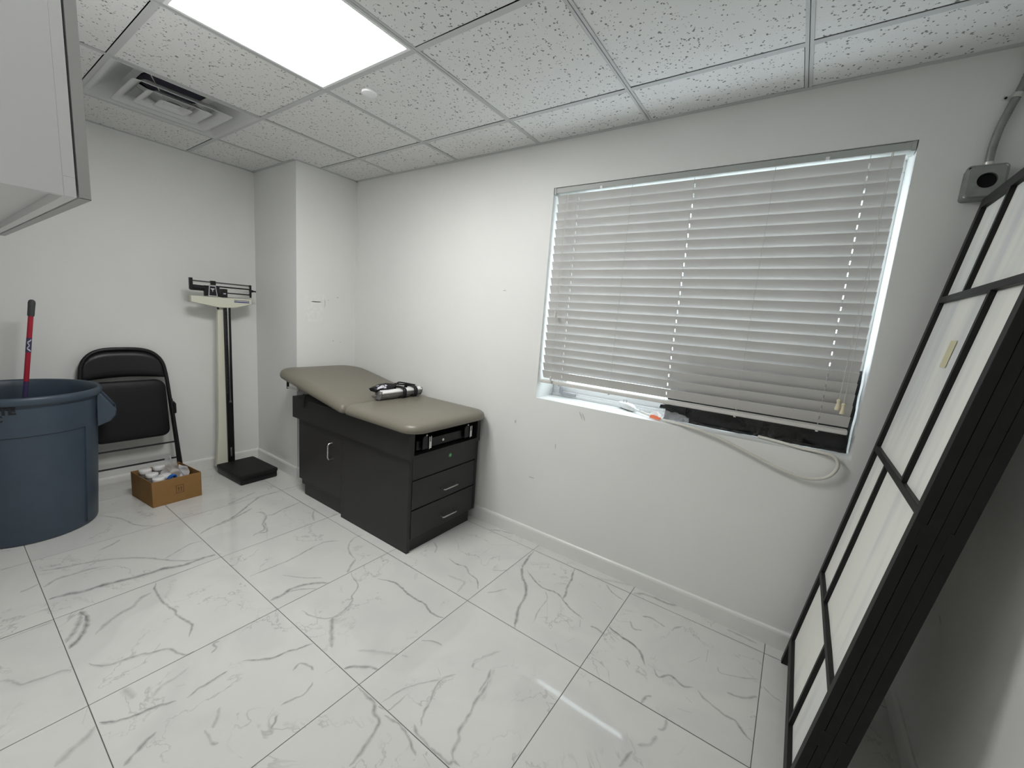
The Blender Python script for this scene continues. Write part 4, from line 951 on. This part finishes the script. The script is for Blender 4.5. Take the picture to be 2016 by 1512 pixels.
# plastic wrap: a peaked sheet standing out of the box
def wrap_fn(u, v):
    a = .66 + .50*(u-.5)*(1.2 - .45*v); d = .50 + .10*math.sin(u*PI) + (.05 - .10*v)
    z = .075 + .185*v*(1 - .75*max(0, u-.45)*1.8) ; return bxp(a, d, z)
o = crumple('plastic_wrap', M['bag'], wrap_fn, 26, 22, .016, 22, seed=3).build('plastic_wrap', M['bag'], None, tuple(bxp(.6,.5,.08)), smooth=True, angle=25)
tag(o, 'crumpled sheet of clear plastic wrap sticking up out of the cardboard box', 'plastic wrap')
def sheet_fn(u, v):
    return bxp(.80 + .13*u, .40 + .14*(1-u) + .02*v, .045 + .15*v - .02*u)
o = crumple('paper_wrapper', M['white'], sheet_fn, 14, 14, .010, 26, seed=8).build('paper_wrapper', M['white'], None, tuple(bxp(.86,.45,.05)), smooth=True, angle=25)
tag(o, 'crumpled white wrapper at the right side inside the cardboard box', 'wrapper')
def blue_fn(u, v):
    an = -.2 + u*3.6
    return bxp(.50 + .17*(u-.5) , .20 + .10*v - .03*math.sin(an), .128 + .040*math.sin(u*PI)*(1-v*.3))
o = crumple('blue_pouch', M['bluecap'], blue_fn, 16, 10, .006, 30, seed=5).build('blue_pouch', M['bluecap'], None, tuple(bxp(.5,.25,.13)), smooth=True, angle=40, solid=.012)
tag(o, 'bright blue plastic pouch among the jars at the front of the cardboard box', 'pouch')

# ------------------------------------------------------------------ folded shoji screen leaning against the right wall
SO = Vector((3.3084, -.0657, 0)); SU = Vector((-.002, -1.0, -.008)); SHV = Vector((.1442, -.0082, .9895)); SN = Vector((.9895, -.0008, -.1442))
SW, SHH = .7144, 1.8485
def S(a, b, c): return SO + SU*a + SHV*b + SN*c
def folding_screen():
    r = thing('folding_screen', 'tall folded black wooden screen with white paper panes, leaning against the right wall', 'folding screen', tuple(SO))
    t = .0212; sw = .030; pc = .013
    def frame(c0, par, nm, lattice):
        f = MB()
        for a0, a1 in ((0, sw), (SW-sw, SW)): f.obox(S, a0, a1, 0, SHH, c0, c0+t)
        st = None
        if not lattice:
            f.obox(S, sw, SW-sw, .095, .125, c0+.001, c0+t-.001).obox(S, sw, SW-sw, SHH-.03, SHH-.0005, c0+.001, c0+t-.001)
            for bz in (.4375, .979, 1.5156): f.obox(S, sw, SW-sw, bz, bz+.022, c0+.002, c0+t-.002)
            o = f.build(nm, M['frame'], par)
            MB().add([S(sw*.9,.10,c0+t/2), S(SW-sw*.9,.10,c0+t/2), S(SW-sw*.9,SHH-.01,c0+t/2), S(sw*.9,SHH-.01,c0+t/2)], [(0,1,2,3)]).build('paper', M['paper'], o)
            return o
        for a0, a1 in ((0, sw), (SW-sw, SW)):
            MB().obox(S, a0, a1, 0, SHH, c0, c0+t).build('stile', M['frame'], par, bevel=.001)
        for b0, b1 in ((.095, .128), (SHH-.032, SHH-.0005)):
            MB().obox(S, sw, SW-sw, b0, b1, c0, c0+t).build('rail', M['frame'], par, bevel=.001)
        for bz in (.4375, .979, 1.5156):
            MB().obox(S, sw, SW-sw, bz, bz+.020, c0+.0005, c0+pc+.002).build('crossbar', M['frame'], par, bevel=.0008)
        m1, m2 = .240, .472; w = .016
        for (a, b0, b1) in [(m2,.128,.4375), (m1,.4575,.979), (m2,.999,1.5156), (m1,1.5356,SHH-.032)]:
            MB().obox(S, a, a+w, b0, b1, c0+.001, c0+pc+.002).build('muntin', M['frame'], par, bevel=.0008)
        nu, nv = 8, 40; vs = []; fs = []
        for i in range(nu+1):
            for j in range(nv+1):
                a = sw*.8 + (SW-sw*1.6)*i/nu; b = .11 + (SHH-.13)*j/nv
                vs.append(S(a, b, c0 + pc + .0012*mnoise.noise((a*9, b*2.5, 1))))
        for i in range(nu):
            for j in range(nv): fs.append((i*(nv+1)+j, (i+1)*(nv+1)+j, (i+1)*(nv+1)+j+1, i*(nv+1)+j+1))
        pp = MB().add(vs, fs).build('paper', M['paper'], par, smooth=True)
        MB().obox(S, .305, .362, 1.315, 1.392, c0+pc-.0022, c0+pc-.0016).build('tape_patch', M['tape'], pp)
    frame(0, r, 'panel', True)
    for k in (1, 2, 3): frame(k*.0222, r, 'panel', False)
    for b in (.30, .92, 1.55):
        for c in (.0217, .0661): MB().obox(S, SW-.002, SW+.0006, b, b+.05, c-.007, c+.008).build('hinge', M['frame'], r)
folding_screen()

# ------------------------------------------------------------------ hanging cabinet
def wall_cabinet():
    x0, x1 = .30, 1.85; z0, z1 = 1.523, 2.285; yf = -1.838
    r = thing('wall_cabinet', 'white laminate wall cabinet hanging high at the left edge of the view', 'cabinet', ((x0+x1)/2, YB, z0))
    c = MB(); t = .016
    c.box(x0, x0+t, YB, yf-.019, z0, z1).box(x1-t, x1, YB, yf-.019, z0, z1).box(x0+t, x1-t, YB, yf-.019, z1-t, z1)
    c.box(x0+t, x1-t, YB, yf-.019, z0+.020, z0+.036).box(x0+t, x1-t, YB, YB+.006, z0+.036, z1-t)
    c.build('carcass', M['cab'], r, bevel=.0008)
    ff = MB(); y0 = yf - .019
    ff.box(x0, x1, y0, yf, z0, z0+.040).box(x0, x1, y0, yf, z1-.04, z1).box(x0, x0+.04, y0, yf, z0+.04, z1-.04).box(x1-.04, x1, y0, yf, z0+.04, z1-.04)
    ff.build('face_frame', M['cab'], r, bevel=.0008)
    for a, b in ((x0+.002, .815), (.818, 1.332), (1.335, x1-.001)):
        d = MB().box(a+.001, b-.001, yf+.004, yf+.0225, z0+.0015, z1-.002).build('door', M['cab'], r, bevel=.0008)
        e = MB()
        e.box(b-.0011, b, yf+.004, yf+.0225, z0+.0005, z1-.002).box(a, b, yf+.004, yf+.0225, z0+.0002, z0+.0016).box(a, a+.0011, yf+.004, yf+.0225, z0+.0005, z1-.002)
        e.build('edge_band', M['cabedge'], d)
        hx = b-.04 if a < 1.3 else a+.04
        MB().tube([(hx,yf+.0225,z0+.05),(hx,yf+.048,z0+.052),(hx,yf+.050,z0+.06),(hx,yf+.050,z0+.14),(hx,yf+.048,z0+.148),(hx,yf+.0225,z0+.15)], .0045, 8).build('handle', M['steel'], d, smooth=True)
wall_cabinet()

# ------------------------------------------------------------------ metal junction box and conduit on the window wall
def junction():
    r = thing('junction_box', 'square grey metal electrical box with round dark opening, above the folding screen', 'electrical box', (3.578, 0, 1.895))
    x0, x1, z0, z1 = 3.530, 3.628, 1.838, 1.946
    MB().rings([[(px, y, pz) for px, pz in rrect(x0+i, x1-i, z0+i, z1-i, (.010,)*4, 4)] for i, y in [(.003,0),(.003,-.038)]]).build('box_body', M['galv'], r, smooth=True, angle=50)
    # cover plate with a real round hole
    cx, cz, rh = 3.582, 1.895, .0235; n = 32
    outer = []
    rr_ = rrect(x0, x1, z0, z1, (.014,)*4, 7)
    for p, q in zip(rr_, rr_[1:] + rr_[:1]):
        k_ = max(1, round(math.dist(p, q)/.007))
        outer += [(p[0]+(q[0]-p[0])*t/k_, p[1]+(q[1]-p[1])*t/k_) for t in range(k_)]
    hole = lambda y: [(cx + rh*math.cos(math.atan2(pz-cz, px-cx)), y, cz + rh*math.sin(math.atan2(pz-cz, px-cx))) for px, pz in outer]
    mb = MB().rings([[(px, -.038, pz) for px, pz in outer], [(px, -.041, pz) for px, pz in outer],
                     [(cx+(px-cx)*.90, -.0425, cz+(pz-cz)*.90) for px, pz in outer], [(cx+(px-cx)*.84, -.050, cz+(pz-cz)*.84) for px, pz in outer],
                     hole(-.050), hole(-.030)], False, False)
    cv = mb.build('cover', M['galv'], r, smooth=True, angle=40)
    MB().add([(cx+rh*1.02*math.cos(2*PI*k/24), -.0392, cz+rh*1.05*math.sin(2*PI*k/24)) for k in range(24)], [tuple(range(24))]).build('opening', M['void'], cv)
    for (x, z, mm) in [(x0+.009, z1-.009, 'black'), (x0+.009, z0+.011, 'chrome'), (x1-.009, z1-.009, 'steel')]:
        MB().cyl((x,-.040,z), (x,-.0445,z), .0042, .0034, 12).build('screw', M[mm], cv, smooth=True)
    MB().tube([(3.582,-.020,1.944),(3.582,-.020,1.958)], .0125, 16).build('connector', M['steel'], r, smooth=True)
junction()
def conduit():
    path = smooth_path([(3.582,-.020,1.953),(3.582,-.020,2.0),(3.588,-.020,2.06),(3.600,-.020,2.115),(3.613,-.020,2.165),(3.622,-.020,2.22),(3.626,-.020,2.34)], 16)
    # ribbed flexible metal conduit
    pts, rs = [], []
    for k, p in enumerate(path):
        pts.append(p); rs.append(.0098 if k % 2 else .0112)
    r = thing('conduit', 'ribbed grey flexible metal conduit rising from the junction box to the ceiling', 'conduit', (3.582,-.02,1.953))
    MB().tube(pts, rs, 14).build('conduit_tube', M['galv'], r, smooth=True, angle=60)
    s = MB()
    c = Vector((3.610,-.020,2.150)); ax = Vector((.25,0,1)).normalized(); side = Vector((1,0,-.25)).normalized()
    for k in range(9):
        a0, a1 = PI*k/8, PI*(k+1)/8
        if k == 8: break
        q = []
        for a, o in ((a0,-.007),(a1,-.007),(a1,.007),(a0,.007)): q.append(c + ax*o + side*(-math.cos(a)*.0128) + Vector((0,-math.sin(a)*.0128,0)))
        s.add(q, [(0,1,2,3)])
    b = c + side*-.0128
    s.add([b+ax*-.007+Vector((0,.0,0)), b+ax*.007, b+ax*.007+Vector((0,.0185,0)), b+ax*-.007+Vector((0,.0185,0))], [(0,1,2,3)])
    s.add([b+ax*-.007+Vector((0,.0185,0)), b+ax*.007+Vector((0,.0185,0)), b+ax*.006+side*-.016+Vector((0,.0185,0)), b+ax*-.006+side*-.016+Vector((0,.0185,0))], [(0,1,2,3)])
    st = s.build('strap_clip', M['steel'], r, solid=.0012)
    h = b + side*-.009
    MB().cyl(h + Vector((0,.0182,0)), h + Vector((0,.0160,0)), .0035, None, 12).build('screw_hole', M['void'], st)
conduit()

# ------------------------------------------------------------------ black plastic sheeting stuffed in the window
def black_sheet():
    nu, nv = 70, 26; vs, fs = [], []
    X0, X1 = 2.655, 3.396
    for i in range(nu+1):
        for j in range(nv+1):
            u, v = i/nu, j/nv
            x = X0 + (X1-X0)*u; top = 1.215 - .02*math.sin(u*5) - .05*max(0, (.12-u)/.12)
            z = WZ0 + .004 + (top - WZ0)*v
            y = .112 + .012*math.sin(u*14 + v*4) + .03*v*v
            q = Vector((x*11, z*13, 2)); y += .022*mnoise.noise(q) + .009*mnoise.noise(q*3.1) + .004*mnoise.noise(q*8)
            if v == 0: y -= .02
            e = min(u, 1-u)
            if u < .06: z = min(z, WZ0 + .02 + (top-WZ0)*(.35 + u*11))
            vs.append((x, min(max(y, .088), .18), z))
    for i in range(nu):
        for j in range(nv): fs.append((i*(nv+1)+j, (i+1)*(nv+1)+j, (i+1)*(nv+1)+j+1, i*(nv+1)+j+1))
    r = thing('black_plastic_sheet', 'crumpled black plastic sheeting taped across the lower right of the window under the blind', 'plastic sheet', (3.02,.12,WZ0))
    MB().add(vs, fs).build('sheet', M['blackbag'], r, smooth=True, angle=50, solid=.0015)
    # loose ragged corner folding towards the room, left end
    def fl(u, v): return (2.632 + .13*u, .100 - .012*math.sin(u*3), WZ0 + .040 + .050*v*(.25+.75*u) + .020*(1-u))
    crumple('f', None, fl, 14, 8, .010, 30, seed=2).build('loose_flap', M['blackbag'], r, smooth=True, angle=40, solid=.001)
black_sheet()
def cl(u, v): return (2.655 + .13*u, .030 + .03*v, WZ0 + .003 + .050*v*(1 - .4*u) + .006)
o = crumple('clear_plastic_wrap', M['bag'], cl, 22, 12, .010, 34, seed=11).build('clear_plastic_wrap', M['thinbag'], None, (2.68,.06,WZ0), smooth=True, angle=20)
tag(o, 'small crumple of clear plastic wrap on the sill against the black sheeting', 'plastic wrap')

# ------------------------------------------------------------------ power cord with its safety plug on the sill
def power_cord():
    r = thing('power_cord', 'off-white power cord with large plug on the sill, looping down the wall below the window', 'power cord', (2.43,.15,WZ0))
    z = WZ0
    path = [(2.535,.098,z+.016),(2.60,.060,z+.013),(2.66,.036,z+.009),(2.735,.008,z+.010),(2.785,-.014,z+.012),(2.86,-.020,z+.004),(2.945,-.022,z-.014),(3.05,-.022,z-.048),(3.17,-.022,z-.088),(3.27,-.022,z-.104),(3.338,-.022,z-.082),(3.366,-.022,z-.032),(3.350,-.020,z+.006),(3.300,-.012,z+.013),(3.24,.012,z+.009),(3.17,.050,z+.008),(3.08,.085,z+.008)]
    MB().tube(smooth_path(path, 8), .0066, 12).build('cable', M['cordwhite'], r, smooth=True)
    # plug head: oblong body tapering to a strain relief
    a = Vector((2.395,.188,z+.004)); d = Vector((.110,-.072,0)).normalized(); w = Vector((-d.y, d.x, 0)); up = Vector((0,0,1))
    rings = []
    for t, hw, h in [(0,.018,.030),(.004,.0215,.034),(.075,.0215,.034),(.098,.018,.030),(.118,.011,.022)]:
        rings.append([a + d*t + w*px + up*pz for px, pz in rrect(-hw, hw, 0, h, (min(.008,hw*.6),)*4, 4)])
    pl = MB().rings(rings).build('plug', M['white'], r, smooth=True, angle=50)
    MB().tube([a + d*.112 + up*.012, a + d*.135 + up*.012, a + d*.160 + up*.013], [.0095,.0080,.0066], 12).build('strain_relief', M['white'], pl, smooth=True)
    for o_ in (-.008, .006):
        c0 = a + d*.030 + w*o_ + up*.033
        MB().add([c0 - d*.004, c0 + d*.004, c0 + d*.004 + up*.017, c0 - d*.004 + up*.017], [(0,1,2,3)]).build('prong', M['steel'], pl, solid=.0016)
    c0 = a + d*.045 + up*.033; MB().cyl(c0, c0 + up*.018, .0025, None, 8).build('prong', M['steel'], pl)
    # folded paper tag round the cord: white with an orange lower half
    c = Vector((2.630,.050,z)); e = Vector((.062,-.026,0)); n = Vector((-.026,-.062,0)).normalized()
    tg = MB().add([c - e*.5 + n*.012 + up*.006, c + e*.5 + n*.012 + up*.006, c + e*.5 + up*.030, c + up*.044, c - e*.5 + up*.030], [(0,1,2,3,4)]).build('warning_tag', M['white'], r, solid=.001)
    MB().add([c - e*.44 + n*.0138 + up*.004, c + e*.5 + n*.0138 + up*.004, c + e*.5 + n*.0085 + up*.018, c - e*.10 + n*.0075 + up*.0225, c - e*.44 + n*.009 + up*.018], [(0,1,2,3,4)]).build('tag_print', M['orange'], tg)
power_cord()

# ------------------------------------------------------------------ light from outside, camera
w = bpy.data.worlds.new('sky'); bpy.context.scene.world = w; w.use_nodes = True
nt = w.node_tree; bg = nt.nodes['Background']
sky = nt.nodes.new('ShaderNodeTexSky'); sky.sky_type = 'HOSEK_WILKIE'; sky.turbidity = 5; sky.ground_albedo = .5
sky.sun_direction = Vector((-.3, -.5, .8)).normalized()
mx = nt.nodes.new('ShaderNodeMix'); mx.data_type = 'RGBA'; mx.inputs['Factor'].default_value = .7; mx.inputs['B'].default_value = (.86,.93,1.0,1)
nt.links.new(sky.outputs['Color'], mx.inputs['A']); nt.links.new(mx.outputs['Result'], bg.inputs['Color'])
bg.inputs['Strength'].default_value = SKY

cam = bpy.data.cameras.new('camera'); co = bpy.data.objects.new('camera', cam); COL.objects.link(co)
cam.sensor_width = 36; cam.lens = 807.343/2016*36; cam.clip_start = .02
yaw, pitch, roll = -.6018, -.1553, .0780
f = Vector((math.sin(yaw)*math.cos(pitch), math.cos(yaw)*math.cos(pitch), math.sin(pitch)))
rt = Vector((math.cos(yaw), -math.sin(yaw), 0)); up = rt.cross(f)
r2 = rt*math.cos(roll) + up*math.sin(roll); u2 = up*math.cos(roll) - rt*math.sin(roll)
R = Matrix((r2, u2, -f)).transposed().to_4x4(); R.translation = Vector((3.1738, -2.0533, 1.3362))
co.matrix_world = R
sc = bpy.context.scene; sc.camera = co
sc.view_settings.view_transform = 'Standard'; sc.view_settings.look = 'None'; sc.view_settings.exposure = EXPOSURE; sc.view_settings.gamma = 1
sc.view_settings.use_curve_mapping = False
sc.cycles.use_denoising = True
sc.cycles.max_bounces = 12; sc.cycles.diffuse_bounces = 6; sc.cycles.glossy_bounces = 4; sc.cycles.transparent_max_bounces = 12
sc.cycles.sample_clamp_indirect = 6
for o in list(bpy.data.objects):
    if '_org' in o: del o['_org']
